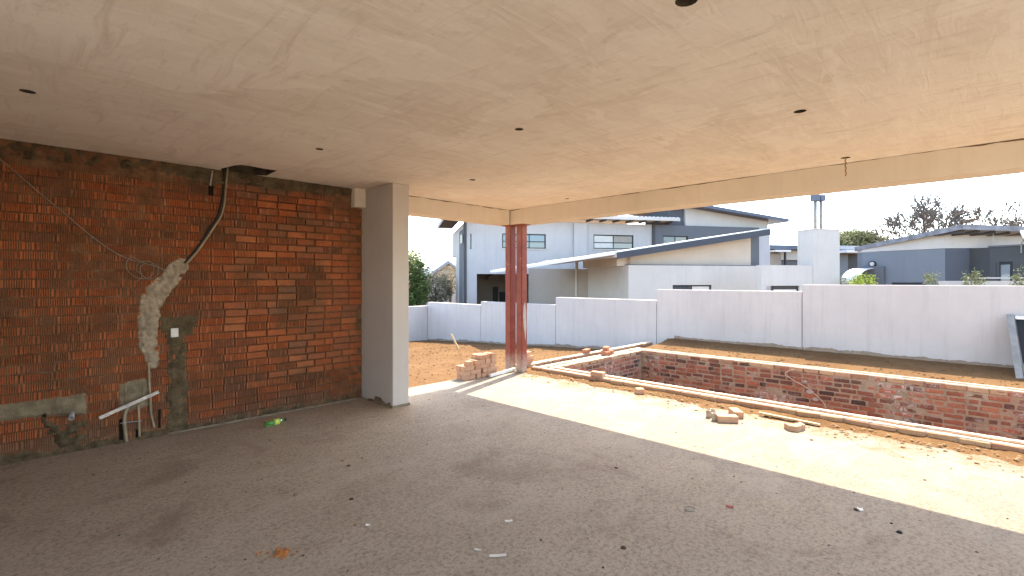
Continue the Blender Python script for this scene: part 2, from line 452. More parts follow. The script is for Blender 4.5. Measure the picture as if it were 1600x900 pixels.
# ------------------------------------------------------------------ key sizes (metres)
CEIL = 2.86
WY = 6.20              # brick wall face
BX0, BX1 = 6.18, 6.495 # long beam
BY0, BY1 = 6.10, 6.40  # short beam
BZ = 2.605             # underside of beams
CX0, CX1, CY0 = 3.38, 3.62, 5.42   # plastered column
SLX, SLY = 6.40, 6.28  # slab edges
RM0, RM1 = 6.50, 6.80  # near pool rim
RF0, RF1 = 9.75, 10.05 # far pool rim
RL0, RL1 = 5.53, 5.82  # left pool rim
RC0, RC1 = 6.08, 6.20  # separate rim course
RIM = .08
BWX = 11.70            # boundary wall face
BWY = 16.20
BACKX, SIDEY = -1.7, -3.0  # unseen rear and side edges, drawn in to admit light

#@@STRUCTURE
# ------------------------------------------------------------------ structure: ground, floor, ceiling
def ground_z(x, y):
    n = fbm(x * 1.3, y * 1.3, 1.0, 3)
    if x > BWX + .12 or y > BWY + .12: return -.78
    if x < 6.30 and y < 6.15: return -.35
    if 6.65 < x < 9.90 and y < 5.68: return -1.30 + .05 * n
    lump = .035 * fbm(x * 3.2, y * 3.2, 3.0, 3) + .016 * fbm(x * 11, y * 11, 9.0, 2)
    if y > RC0 + .05:
        z = -.035 - .055 * max(0, y - 6.3) - .035 * max(0, x - 6.2)
        k = min(1, max(0, (min(y - 6.3, 40) if x < 6.4 else 1) / .5)) if x < 6.4 else 1
        return z + (lump * .8 + .03 * n) * k - .012
    if y > RL1 - .06: return -.10 + lump
    if x > RF0: 
        z = .06 + .058 * (x - 10.05) + lump * .4
        m = math.exp(-(((x - 11.35) / .22) ** 2 + ((y - 5.95) / .2) ** 2)); return z + .15 * m * (1 + fbm(x * 9, y * 9, 2, 3))
    return -.02 + lump * .3

def axis(fine0, fine1, step, far):
    a = [fine0 + step * i for i in range(int((fine1 - fine0) / step) + 1)]
    lo = []; s = step * 2; v = fine0
    while v > -far: v -= s; lo.append(v); s *= 1.7
    hi = []; s = step * 2; v = a[-1]
    while v < far: v += s; hi.append(v); s *= 1.7
    return lo[::-1] + a + hi
gx = axis(3.4, 11.98, .066, 700); gy = axis(-1.6, 16.5, .066, 700)
mb = MB()
mb.v = [(x, y, ground_z(x, y)) for y in gy for x in gx]
w = len(gx)
mb.f = [(j * w + i, j * w + i + 1, (j + 1) * w + i + 1, (j + 1) * w + i) for j in range(len(gy) - 1) for i in range(w - 1)]
mb.build('ground', M_DIRT, smooth=True, kind='structure')

# concrete floor slab with a slightly ragged edge
edge = []
x = BACKX
edge += [(BACKX, SIDEY), (SLX, SIDEY)]
y = SIDEY
while y < SLY - .2:
    y += .12; edge.append((SLX + .02 * fbm(y * 3, 2.2), y))
x = SLX
while x > 3.7:
    x -= .1; edge.append((x, SLY + .02 * fbm(x * 4, 9.1)))
edge += [(3.6, SLY), (3.6, WY + .05), (BACKX, WY + .05)]
mb, n, li = holed(edge, [], lambda a, b, t: (a, b, -t), .16)
floor = mb.build('floor', M_FLOOR, kind='structure')

# ceiling: skimmed underside with cut-out lamp holes and a broken corner over the conduit, roof slab above
holes = []
hole_px = [((1073, 1), .05), ((43, 143), .042), ((499, 233), .036), ((811, 202), .036), ((738, 281), .04), ((886, 310.5), .034), ((1250, 174), .042), ((1321, 246.5), .042)]
hole_at = []
for (px, py), r in hole_px:
    c = on_z(px, py, CEIL); hole_at.append(c)
    holes.append([(c.x + r * (1 + .13 * nz(k, px)) * math.cos(2 * math.pi * k / 14), c.y + r * (1 + .13 * nz(k + 9, px)) * math.sin(2 * math.pi * k / 14)) for k in range(14)])
gap_px = [(346, 263.2), (356, 261), (366, 258.6), (376, 257.6), (392, 259.6), (412, 263.4), (433, 266.6), (424, 270.5), (416, 274.6), (404, 273.8), (398, 276.0)]
gap = [(p.x, p.y) for p in (on_z(a, b, CEIL) for a, b in gap_px)]
gap = [(a, min(b, 6.19)) for a, b in gap] + [(2.0, 6.23), (1.66, 6.23)]
holes.append(gap)
mb, n, li = holed(rect(BACKX, BX1, SIDEY, BY1), holes, lambda a, b, t: (a, b, CEIL + t), .16, back=False)
z1 = CEIL + .16
mb.f.append(tuple(i + n for i in li[0]))                      # closes the voids above
mb2 = MB(); mb2.box(BACKX, BX1, SIDEY, BY1, z1 + .003, CEIL + .32)
mb.add(mb2.v, mb2.f)
ceiling = mb.build('ceiling', M_CEIL, kind='structure')
ceiling.data.materials.append(m_mortar('shaded void concrete', (.10, .075, .05), .4))
for pl_ in ceiling.data.polygons:                              # concrete inside the holes, darkened to give their shade
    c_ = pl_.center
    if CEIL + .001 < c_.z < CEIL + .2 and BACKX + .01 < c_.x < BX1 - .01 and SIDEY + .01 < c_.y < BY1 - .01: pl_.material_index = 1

# unseen sides of the room: opened up between piers to let in light
for k, (x0, x1, y0, y1) in enumerate(((BACKX, BACKX + .25, SIDEY, SIDEY + .6), (BX0 + .01, BX1 - .01, SIDEY, SIDEY + .4), (.2, .5, SIDEY, SIDEY + .25))):
    MB().box(x0, x1, y0, y1, .0, CEIL - .004 if x0 < 6 else BZ - .002).build('room_pier', M_INNER, kind='structure')
MB().box(BACKX, BACKX + .22, 2.8, WY + .2, 0, CEIL - .004).build('shade_wall_rear', M_INNER, kind='structure')  # unseen wall, added and sized to darken the left side
mb = MB().box(-16, BACKX - .004, -14, 16, -.16, -.006)
mb.add(*(lambda m: (m.v, m.f))(MB().box(BACKX - .003, 6.0, -14, SIDEY - .004, -.16, -.006)))
mb.build('bounce_paving', m_plaster('pale bounce paving', (.60, .53, .44), .1), kind='structure')  # unseen paving, made pale to bounce light onto the ceiling

# ------------------------------------------------------------------ beams, column, posts
def crack_strip(mbx, p0, p1, normal, zt, seed, wmax=.028, step=.05):
    """Ragged dark open joint along the top of a beam."""
    p0 = Vector(p0); p1 = Vector(p1); L = (p1 - p0).length; d = (p1 - p0) / L; n = int(L / step)
    vs = []; 
    for i in range(n + 1):
        q = p0 + d * (L * i / n) + Vector(normal) * .003
        h = max(.0015, wmax * (fbm(i * .19 + seed, seed, 0, 4) + .18))
        vs.append((q.x, q.y, zt)); vs.append((q.x, q.y, zt - h))
    mbx.add(vs, [(2 * i, 2 * i + 1, 2 * i + 3, 2 * i + 2) for i in range(n)])
    return mbx
M_CRACK = m_simple('open joint', (.17, .105, .05), .95, .4, 20, 0)
lb = thing('roof_beam', 'long plastered concrete beam over the open side facing the pool', 'beam', (BX0, 0, BZ))
MB().box(BX0, BX1, SIDEY, BY1, BZ, CEIL - .001).build('beam_body', M_BEAM, lb)
crack_strip(MB(), (BX0, SIDEY, 0), (BX0, BY0 - .012, 0), (-1, 0, 0), CEIL - .001, 3.3, .03).build('joint', M_CRACK, lb)
sb = thing('roof_beam', 'short plastered concrete beam between the grey column and the corner', 'beam', (3.22, BY0, BZ))
MB().box(3.22, BX0 - .004, BY0, BY1 - .003, BZ + .002, CEIL - .001).build('beam_body', M_BEAM, sb)
crack_strip(MB(), (CX1 + .01, BY0, 0), (BX0 - .01, BY0, 0), (0, -1, 0), CEIL - .001, 8.1, .04).build('joint', M_CRACK, sb)
MB().box(BX0 - .012, BX0 - .004, BY0 - .006, BY0 + .01, BZ - .004, CEIL - .004).build('corner_joint', M_CRACK, sb)

col = thing('column', 'grey plastered rectangular column at the end of the brick wall', 'column', (CX0, CY0, 0))
me = MB().box(CX0, CX1, CY0, WY + .2, .012, CEIL - .002)
me.build('shaft', M_COL, col)
bevel_mesh(col.children[0].data, .006)
# exposed base and chipped edge against the bricks
me = MB(); pts = []
for i in range(13):
    y = CY0 + .05 + .55 * i / 12
    pts.append((y, .03 + .10 * max(0, fbm(i * .7, 5.5)) + (.06 if 4 < i < 9 else 0)))
vs = [(CX0 - .003, y, .0) for y, h in pts] + [(CX0 - .003, y, h) for y, h in pts]
me.add(vs, [(i, i + 1, i + 14, i + 13) for i in range(12)])
me.build('chipped_base', m_mortar('exposed base', (.25, .17, .11), .5), col)
me = MB().prism([(CX0 - .012, CY0 - .012), (CX1 + .012, CY0 - .012), (CX1 + .012, CY0 + .4), (CX0 - .012, CY0 + .4)], 0, .03)
me.build('base_screed', M_GREYP, col)

for k, (x0, y0, lab) in enumerate([(6.235, 6.14, 'red steel post nearer the short beam, farther of the corner pair'), (6.245, 5.876, 'red steel post with a scraped bare patch, nearer of the corner pair')]):
    t = thing('steel_post', lab, 'post', (x0, y0, 0), 'red steel corner posts')
    s = .142
    b = MB().box(x0, x0 + s, y0, y0 + s, .006, BZ - .012).build('shaft', M_RED, t)
    bevel_mesh(b.data, .01, 2)
    MB().box(x0 - .045, x0 + s + .045, y0 - .045, y0 + s + .045, BZ - .012, BZ - .001).build('top_plate', M_RED, t)
    MB().box(x0 - .03, x0 + s + .03, y0 - .03, y0 + s + .03, 0, .006).build('base_plate', M_STEEL, t)
    if k == 1:
        pp = [(.04, 1.16), (.08, 1.24), (.105, 1.10), (.112, .95), (.12, .82), (.10, .64), (.085, .55), (.07, .70), (.045, .82), (.03, 1.0)]
        vs = [(x0 + a, y0 - .0025, z) for a, z in pp]
        MB().add(vs, [tuple(range(len(vs)))]).build('bare_patch', m_mortar('bare scraped steel', (.50, .44, .38), .7), t)

# ------------------------------------------------------------------ boundary wall
bw = thing('boundary_wall', 'long stepped white plastered garden wall behind the pool', 'wall', (BWX, 2.9, 0))
tops = [(BWY, 13.02, .745), (13.02, 9.59, .868), (9.59, 6.22, 1.10), (6.22, 2.88, 1.385), (2.88, -.75, 1.53), (-.75, -4.1, 1.66)]
for i, (ya, yb, zt) in enumerate(tops):
    b = MB().box(BWX, BWX + .22, yb + .006, ya - .006, -1.0, zt).build('panel', M_BWALL, bw)
    bevel_mesh(b.data, .008)
for i, (ya, yb, zt) in enumerate(tops[:5]):
    mb = MB(); n = int((ya - yb - .02) / .04)
    for k in range(n + 1):
        y = yb + .01 + (ya - yb - .02) * k / n; zg = ground_z(BWX - .05, y)
        hs = .05 + .09 * max(0, fbm(y * 2.3, 4.4, 0, 5) + .12) + .02 * nz(y * 19, 3)
        mb.v += [(BWX - .003, y, zg - .1), (BWX - .003, y, zg + max(.02, hs))]
    mb.f = [(2 * k, 2 * k + 2, 2 * k + 3, 2 * k + 1) for k in range(n)]
    mb.build('mud_splash', M_SPLASH, bw)
rw = thing('boundary_wall', 'short white garden wall return at the far left corner of the yard', 'wall', (9, BWY, 0))
b = MB().box(2.5, BWX - .006, BWY, BWY + .22, -1.0, .60).build('panel', M_BWALL, rw); bevel_mesh(b.data, .008)
b = MB().box(BWX + .002, BWX + .218, BWY + .003, BWY + .3, -1.0, .60).build('panel', M_BWALL, rw)

# ------------------------------------------------------------------ brick meshes
def ribbed_brick(seed, L=.217, H=.0700, D=.06, ribs=12, depth=.012):
    """Face-ribbed brick: front at y=0 (towards -y), origin at its centre."""
    r = random.Random(seed); xs = [(-L / 2, 0), (-L / 2 + .014, 0)]
    pitch = (L - .028) / ribs
    for k in range(ribs):
        a = -L / 2 + .014 + pitch * k; g = depth * r.uniform(.85, 1.05) if r.random() > .02 else .0008
        xs += [(a + pitch * .22, 0), (a + pitch * .32, g), (a + pitch * .72, g), (a + pitch * .82, 0)]
    xs += [(L / 2 - .014, 0), (L / 2, 0)]
    mb = MB(); n = len(xs)
    for z in (-H / 2, H / 2): mb.v += [(x, y, z + r.uniform(-.0008, .0008)) for x, y in xs]
    mb.v += [(-L / 2, D, -H / 2), (L / 2, D, -H / 2), (L / 2, D, H / 2), (-L / 2, D, H / 2)]
    mb.f = [(i, i + 1, n + i + 1, n + i) for i in range(n - 1)]
    b = 2 * n
    mb.f += [tuple([b, b + 1] + list(range(n - 1, -1, -1))), tuple(list(range(n, 2 * n)) + [b + 2, b + 3])]
    mb.f += [(0, n, b + 3, b), (n - 1, b + 1, b + 2, 2 * n - 1)]
    return mb.mesh('ribbed_brick')

def rough_brick(seed, L=.222, H=.0735, D=.106, jit=.004, bev=.006):
    r = random.Random(seed); mb = MB().box(-L / 2, L / 2, 0, D, -H / 2, H / 2)
    mb.v = [(x + r.uniform(-jit, jit), y + r.uniform(-jit, jit) * .6, z + r.uniform(-jit, jit)) for x, y, z in mb.v]
    return bevel_mesh(mb.mesh('rough_brick'), bev)

def transformed(me, loc, rz=0.0, sx=1.0):
    c, s = math.cos(rz), math.sin(rz)
    return [(loc[0] + (v.co.x * sx) * c - v.co.y * s, loc[1] + (v.co.x * sx) * s + v.co.y * c, loc[2] + v.co.z) for v in me.vertices], [tuple(p.vertices) for p in me.polygons]

# ------------------------------------------------------------------ inner brick wall
bwall = thing('brick_wall', 'unplastered red ribbed brick wall along the left of the room', 'wall', (1.5, WY, 0))
WLOC = Vector((1.5, WY, 0))
RIB = [ribbed_brick(i) for i in range(6)]; HALF = [ribbed_brick(20 + i, L=.106, ribs=6) for i in range(2)]
SMO = [rough_brick(30 + i, L=.216, H=.069, D=.06, jit=.003, bev=.005) for i in range(4)]; SMOH = [rough_brick(40, L=.102, H=.069, D=.06, jit=.0015, bev=.003)]
for m in RIB + HALF + SMO + SMOH: m.materials.append(M_WBRICK)
P_L, P_H = .232, .0852
cand = []
ncourse = int(CEIL / P_H)
for j in range(ncourse):
    z = .012 + P_H * (j + .5)
    off = (P_L / 2 if j % 2 else 0) + rnd.uniform(-.012, .012)
    k = 0; x = -1.45 + off
    while x < CX0 + .02:
        half = rnd.random() < .035
        Lb = .106 if half else .222
        xc = x + Lb / 2; x += Lb + .010 + rnd.uniform(-.001, .002)
        if xc + Lb / 2 > CX0 + .1: break
        ribbed = xc < 1.7 + .5 * fbm(xc * 1.4, z * 1.4, 2.0) or rnd.random() < max(0, .75 - (xc - 1.6) * .5) or z < .4
        dep = rnd.uniform(-.005, .004)
        cand.append((xc, z + rnd.uniform(-.002, .002), half, ribbed, dep))
def seen_on_wall(xc, z):
    d = Vector((xc, WY, z)) - EYE; f = d.dot(FW); 
    if f < .3: return False
    px = 800 + FPX * d.dot(RT) / f; py = HOR - FPX * d.z / f
    return -15 < px < 570 and -20 < py < 920
cand = [(c, seen_on_wall(c[0], c[1])) for c in cand]
vis = sorted([c for c, s in cand if s], key=lambda c: c[0])
single = set(vis[:300]); rest = MB()
for c, s in cand:
    xc, z, half, ribbed, dep = c
    me = rnd.choice((HALF if half else RIB) if ribbed else (SMOH if half else SMO))
    if c in single:
        o = link('brick', me, None, bwall); o.location = Vector((xc, WY + dep, z)) - WLOC
    else:
        rest.add(*transformed(me, (xc, WY + dep, z)))
rest.build('brick_courses', M_WBRICK, bwall, kind='stuff')
# mortar bed behind the bricks: flush and smeared on the left, raked back further right
mb = MB(); nx, nzz = 240, 140
for j in range(nzz + 1):
    for i in range(nx + 1):
        x = -1.5 + (CX0 + .1 + 1.5) * i / nx; z = .0 + CEIL * j / nzz
        rec = .0080 + .024 * min(1, max(0, (x - 1.0) / .9)) * min(1, max(0, (3.1 - x) / .5)) - .005 * max(0, fbm(x * 2.2, z * 3.0, 4.0, 4) + .05) - (.006 if z < .12 else 0) - .014 * min(1, max(0, (z - 2.58 - .1 * fbm(x * 3, 1.1)) / .12))
        mb.v.append((x, WY + rec + .002 * nz(x * 30, z * 30, 1), z))
mb.f = [(j * (nx + 1) + i, j * (nx + 1) + i + 1, (j + 1) * (nx + 1) + i + 1, (j + 1) * (nx + 1) + i) for j in range(nzz) for i in range(nx)]
mb.build('mortar', M_WMORT, bwall, smooth=True)
MB().box(-1.5, CX0 + .1, WY + .045, WY + .22, 0, CEIL).build('wall_core', M_WMORT, bwall)
MB().box(BACKX + .003, -1.5, WY + .012, WY + .22, 0, CEIL - .003).build('wall_end', M_WMORT, bwall)

def in_poly(x, y, P):
    c = False; j = len(P) - 1
    for i in range(len(P)):
        if (P[i][1] > y) != (P[j][1] > y) and x < (P[j][0] - P[i][0]) * (y - P[i][1]) / (P[j][1] - P[i][1]) + P[i][0]: c = not c
        j = i
    return c
def dist_poly(x, y, P):
    best = 9
    for i in range(len(P)):
        a, b = P[i], P[(i + 1) % len(P)]; dx, dy = b[0] - a[0], b[1] - a[1]
        L = dx * dx + dy * dy or 1e-9; t = max(0, min(1, ((x - a[0]) * dx + (y - a[1]) * dy) / L))
        best = min(best, math.hypot(x - a[0] - t * dx, y - a[1] - t * dy))
    return best
def relief(name, px_poly, mat, h, rough, step=.012, edge=.04, fx=9, seed=0.0, parent=None, sink=.012):
    """Lump of plaster on the brick wall: outline in photo pixels, spread on the wall face."""
    P = [(p.x, p.z) for p in (on_y(a, b, WY) for a, b in px_poly)]
    x0, x1 = min(p[0] for p in P) - .04, max(p[0] for p in P) + .04; z0, z1 = max(.0, min(p[1] for p in P) - .04), min(CEIL - .002, max(p[1] for p in P) + .04)
    nx, ny = int((x1 - x0) / step) + 1, int((z1 - z0) / step) + 1; mb = MB(); keep = []
    for j in range(ny + 1):
        for i in range(nx + 1):
            x, z = x0 + step * i, min(z0 + step * j, CEIL - .002); d = dist_poly(x, z, P); s = d if in_poly(x, z, P) else -d
            s += .02 * fbm(x * 14, z * 14, seed, 3); k = max(-1, min(1, s / edge))
            hh = -sink + (sink + h) * max(0, min(1, .5 + .5 * k)) ** .8 + rough * fbm(x * fx, z * fx, seed + 3, 4)
            if s < -.02: hh = -.03
            mb.v.append((x, WY - hh, z)); keep.append(s > -.035)
    W = nx + 1
    for j in range(ny):
        for i in range(nx):
            q = (j * W + i, j * W + i + 1, (j + 1) * W + i + 1, (j + 1) * W + i)
            if all(keep[a] for a in q): mb.f.append(q)
    return mb.build(name, mat, parent, smooth=True)
relief('cement_patch', [(292, 408), (291, 420), (283, 433), (262, 457), (249, 480), (245, 500), (243, 530), (246, 562), (243, 573), (236, 573), (228, 558), (220, 540), (218, 500), (222, 470), (231, 450), (254, 432), (268, 413), (280, 406)], M_PATCH, .026, .055, .009, .05, 17, 1.0, bwall)
relief('cement_channel', [(262, 503), (288, 503), (291, 560), (291, 640), (291, 668), (262, 672), (264, 600), (263, 540)], M_DAMP, .008, .03, .011, .03, 16, 2.0, bwall)
relief('cement_channel', [(250, 498), (306, 494), (300, 520), (288, 522), (266, 524), (252, 520)], M_DAMP, .006, .02, .011, .03, 16, 6.0, bwall)
relief('socket_surround', [(189, 602), (224, 592), (231, 596), (231, 634), (189, 646)], M_GREYP, .012, .012, .011, .02, 12, 3.0, bwall)
relief('cement_band', [(-60, 643), (0, 634), (60, 627), (131, 617), (134, 645), (100, 648), (40, 651), (0, 658), (-60, 668)], M_GREYP, .020, .018, .011, .02, 10, 4.0, bwall)
relief('cement_band', [(70, 655), (92, 668), (128, 655), (137, 676), (122, 700), (98, 712), (88, 690), (72, 672)], M_DAMP, .012, .06, .011, .04, 14, 5.0, bwall)
relief('smeared_mortar', [(-90, 205), (560, 294), (560, 305), (520, 303), (440, 296), (380, 285), (330, 290), (250, 268), (180, 262), (90, 250), (0, 243), (-90, 235)], M_DAMP, .012, .06, .013, .05, 12, 8.0, bwall)
relief('smeared_mortar', [(-60, 723), (0, 712), (70, 704), (190, 684), (300, 664), (430, 638), (560, 618), (560, 628), (430, 650), (300, 676), (190, 697), (0, 730), (-60, 745)], M_DAMP, .006, .045, .013, .03, 11, 11.0, bwall)
# flat dark plates painting the shade of chase slots, with pipes and boxes
def wp(px, py, off=0.0): return on_y(px, py, WY - off)
def slot(px0, px1, py0, py1, name='slot_shade'):
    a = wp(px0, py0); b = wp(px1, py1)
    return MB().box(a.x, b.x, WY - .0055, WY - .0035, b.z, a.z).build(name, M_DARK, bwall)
slot(325.5, 333.5, 288, 306); slot(247, 251, 640, 668); slot(186, 192, 655, 690); slot(212, 217, 671, 683)
s0 = slot(200, 220, 607, 622, 'socket_shade')
a, b = wp(266, 513), wp(278, 526)
q = MB().box(a.x, b.x, WY - .03, WY - .012, b.z, a.z).build('junction_box', M_CLEAR, bwall); bevel_mesh(q.data, .004)
a, b = wp(197, 603), wp(222, 624)
for (x0, x1, z0, z1) in ((a.x, b.x, a.z, a.z + .012), (a.x, b.x, b.z - .012, b.z), (a.x - .012, a.x, b.z - .012, a.z + .012), (b.x, b.x + .012, b.z - .012, a.z + .012)):
    MB().box(x0, x1, WY - .022, WY - .006, z0, z1).build('socket_rim', M_GREYP, bwall)
# skirting lath lying along the foot of the wall
MB().bar((1.15, WY - .022, .012), (3.3, WY - .018, .012),   .012, .016).build('lath', M_WOODO, label='thin wooden lath lying along the foot of the brick wall', cat='lath')

def wall_pipe(pxs, r, mat, off, name, label, cat, n=8):
    pts = spline([wp(a, b, off) for a, b in pxs], 5)
    return MB().tube(pts, r, n).build(name, mat, None, True, label=label, cat=cat)
wall_pipe([(356, 262), (353.5, 285), (352, 305), (350, 322), (345, 338), (335, 354), (312, 388), (290, 414)], .011, M_COND, .016, 'conduit', 'tan conduit bending down from the ceiling gap to the cement patch', 'conduit')
wall_pipe([(351, 263), (349, 285), (348, 305), (345, 322), (340, 338), (330, 354), (308, 388), (288, 411)], .013, M_SHADOWP, .010, 'conduit', 'black shadow tube set as shade beside the tan one above the cement patch', 'conduit')  # black tube stands in for the shadow in the chase
wall_pipe([(332, 267), (330, 280), (328.5, 290)], .008, M_PVC, .014, 'conduit', 'short grey conduit stub in a dark slot under the ceiling', 'conduit')
wall_pipe([(232, 566), (233, 590), (235, 620), (236, 645), (241, 668)], .011, M_COND, .022, 'conduit', 'tan conduit dropping from the cement patch behind the batten', 'conduit')
wall_pipe([(199, 636), (195, 650), (195, 668), (198, 690)], .016, M_COND, .022, 'conduit', 'thick tan conduit rising from the floor below the socket hole, left one', 'conduit')
wall_pipe([(216, 632), (217, 650), (218, 682)], .011, M_COND, .022, 'conduit', 'thin tan conduit rising from the floor below the socket hole, right one', 'conduit')
wall_pipe([(188, 661.5), (198, 660), (222, 657.5)], .004, M_PVC, .04, 'tie_wire', 'thin wire tied across the two conduits below the socket hole', 'wire', 5)
wire = [wp(a, b, .012) for a, b in [(-40, 222), (0, 249), (30, 274), (60, 300), (100, 333), (140, 367), (180, 395), (205, 406), (225, 411), (250, 419), (262, 428), (265, 440)]]
MB().tube(spline(wire, 5), .0055, 6).build('cable', M_WIRE, None, True, label='grey cable hanging diagonally across the brick wall to the cement patch', cat='cable')
def loop_wire(pxs, label):
    MB().tube(spline([wp(a, b, .02 + .006 * (i % 3)) for i, (a, b) in enumerate(pxs)], 7), .0042, 6).build('cable_coil', M_WIRE, None, True, label=label, cat='cable')
loop_wire([(222, 410), (205, 402), (197, 412), (201, 425), (216, 435), (232, 434), (240, 424), (238, 412), (228, 408), (216, 412), (214, 423), (222, 431), (212, 441)], 'loose coil of grey cable, left loops beside the cement patch')
loop_wire([(226, 412), (219, 418), (222, 430), (234, 436), (246, 430), (247, 418), (238, 411), (230, 408)], 'loose coil of grey cable, right loop beside the cement patch')
a = wp(155, 653, .07); b = wp(248, 612, .05)
q = MB().bar(a, b, .02, .032).build('batten', M_BATTEN, None, label='splashed wooden batten leaning across the conduits on the brick wall', cat='batten')
for pxy, r, ln, mat, lab in [((106, 649), .021, .11, M_PVC, 'open grey plastic pipe stub sticking out of the brick wall'), ((63, 650), .017, .05, M_DAMP, 'dark clogged pipe stub left of the open grey pipe')]:
    c = wp(*pxy); c = Vector((c.x + .03, WY, c.z + .01)); d = Vector((-.12, -1, -.18)).normalized()
    t = thing('pipe_stub', lab, 'pipe', c)
    n = 14; s = d.cross(UP).normalized(); u = s.cross(d); mb = MB()
    for rr, dd in ((r, 0), (r, ln), (r * .78, ln), (r * .78, .01)):
        mb.v += [tuple(c + d * dd + (s * math.cos(2 * math.pi * k / n) + u * math.sin(2 * math.pi * k / n)) * rr) for k in range(n)]
    mb.f = [(j * n + k, j * n + (k + 1) % n, (j + 1) * n + (k + 1) % n, (j + 1) * n + k) for j in range(3) for k in range(n)]
    mb.build('pipe_wall', mat, t, True)
    MB().add([tuple(c + d * .02 + (s * math.cos(2 * math.pi * k / n) + u * math.sin(2 * math.pi * k / n)) * r * .78) for k in range(n)], [tuple(range(n))]).build('bore_shade', M_DARK, t)  # near-black disc stands for the shade inside the bore

# ------------------------------------------------------------------ brick-lined pool
pool = thing('pool_shell', 'unfinished brick lined swimming pool with a low double brick rim', 'pool', (8.2, 3, 0))
PLOC = Vector((8.2, 3, 0))
POOL_END = -4.2
PB = [rough_brick(100 + i, L=rnd.uniform(.195, .222), H=rnd.uniform(.060, .071), D=.05, jit=.006, bev=.009) for i in range(8)]
PBH = [rough_brick(120 + i, L=rnd.uniform(.085, .11), H=rnd.uniform(.058, .07), D=.05, jit=.006, bev=.009) for i in range(4)]
for m in PB + PBH: m.materials.append(M_PBRICK)
lay = []
def courses(length, place):
    for j in range(15):
        z = RIM - .012 - .084 * (j + .5); s = rnd.uniform(-.2, 0)
        while s < length:
            half = rnd.random() < .2; L = .11 if half else .215
            if s > -.05 and s + L < length + .02: lay.append((place(s + L / 2, z + rnd.uniform(-.005, .005), rnd.uniform(-.004, .010)), half, z))
            s += L + rnd.uniform(.012, .024)
courses(RL0 - POOL_END, lambda s, z, d: ((RF0 + d, RL0 - s, z), -math.pi / 2))       # far wall, faces -x
courses(RF0 - RM1, lambda s, z, d: ((RM1 + s, RL0 + d, z), 0.0))                      # left wall, faces -y
def shows(p):
    d = Vector(p) - EYE; f = d.dot(FW)
    if f < .3: return 0
    px = 800 + FPX * d.dot(RT) / f
    if not (-10 < px < 1615): return 0
    e = EYE + d * (RM1 / d.x if d.x else 9)                # does the sight line clear the near rim
    return 1 / f if (e.z > RIM - .01 and e.y < RL0 + .3) else 0
order = sorted(lay, key=lambda q: -shows(q[0][0]))
rest = MB()
for i, (((x, y, z), rz), half, _) in enumerate(order):
    me = rnd.choice(PBH if half else PB)
    if i < 270 and shows((x, y, z)) > 0:
        o = link('brick', me, None, pool); o.location = Vector((x, y, z)) - PLOC; o.rotation_euler = (0, 0, rz)
    else: rest.add(*transformed(me, (x, y, z), rz))
rest.build('brick_courses', M_PBRICK, pool, kind='stuff')
def lumpy_sheet(fn, na, nb, mat, name):
    mb = MB(); mb.v = [tuple(fn(i / na, j / nb)) for j in range(nb + 1) for i in range(na + 1)]
    mb.f = [(j * (na + 1) + i, j * (na + 1) + i + 1, (j + 1) * (na + 1) + i + 1, (j + 1) * (na + 1) + i) for j in range(nb) for i in range(na)]
    return mb.build(name, mat, pool, True)
LEN = RL0 - POOL_END
lumpy_sheet(lambda a, b: (RF0 + .010 - .016 * fbm(a * LEN * 5, b * 7, 3, 4), RL0 - a * LEN, RIM - .01 - 1.4 * b), 330, 56, M_PMORT, 'mortar')
lumpy_sheet(lambda a, b: (RM1 + a * (RF0 - RM1 + .04), RL0 + .010 - .016 * fbm(a * 16, b * 7, 6, 4), RIM - .01 - 1.4 * b), 120, 56, M_PMORT, 'mortar')
MB().box(RM0 + .01, RM1 - .005, POOL_END, RL1 - .02, -1.35, .004).build('rim_footing', M_PMORT, pool)
MB().box(RM0 + .009, RM0 + .098, -1.35, RL1 - .03, .006, RIM - .016).build('rim_joint_fill', M_PMORT, pool)
MB().box(RF0 + .055, RF1 - .01, POOL_END, RL1 - .02, -1.35, .004).build('rim_footing', M_PMORT, pool)
MB().box(RM1 - .002, RF0 + .052, RL0 + .055, RL1 - .023, -1.35, .004).build('rim_footing', M_PMORT, pool)
MB().box(RM1 - .1, RF1, POOL_END - .25, POOL_END - .004, -1.35, RIM).build('rim_footing', M_PMORT, pool)
CB = [rough_brick(140 + i, L=.222, H=.072, D=.106, jit=.005, bev=.006) for i in range(6)]
for m in CB: m.materials.append(M_CBRICK)
def leaf(p, q, width_dir, name='coping_brick', z=RIM - .04, gapw=.011):
    """One row of flat bricks from p to q; width_dir points across the row."""
    p = Vector(p); q = Vector(q); d = (q - p); L = d.length; d.normalize(); n = int(L / .233)
    rz = math.atan2(d.y, d.x); flip = Vector((-d.y, d.x)).dot(Vector(width_dir)) < 0
    for i in range(n):
        c = p + d * ((i + .5) * L / n)
        o = link(name, rnd.choice(CB), None, pool)
        o.location = Vector((c.x + rnd.uniform(-.004, .004), c.y + rnd.uniform(-.004, .004), z + rnd.uniform(-.003, .003))) - PLOC
        o.rotation_euler = (rnd.uniform(-.01, .01), rnd.uniform(-.008, .008), rz + (math.pi if flip else 0) + rnd.uniform(-.015, .015))
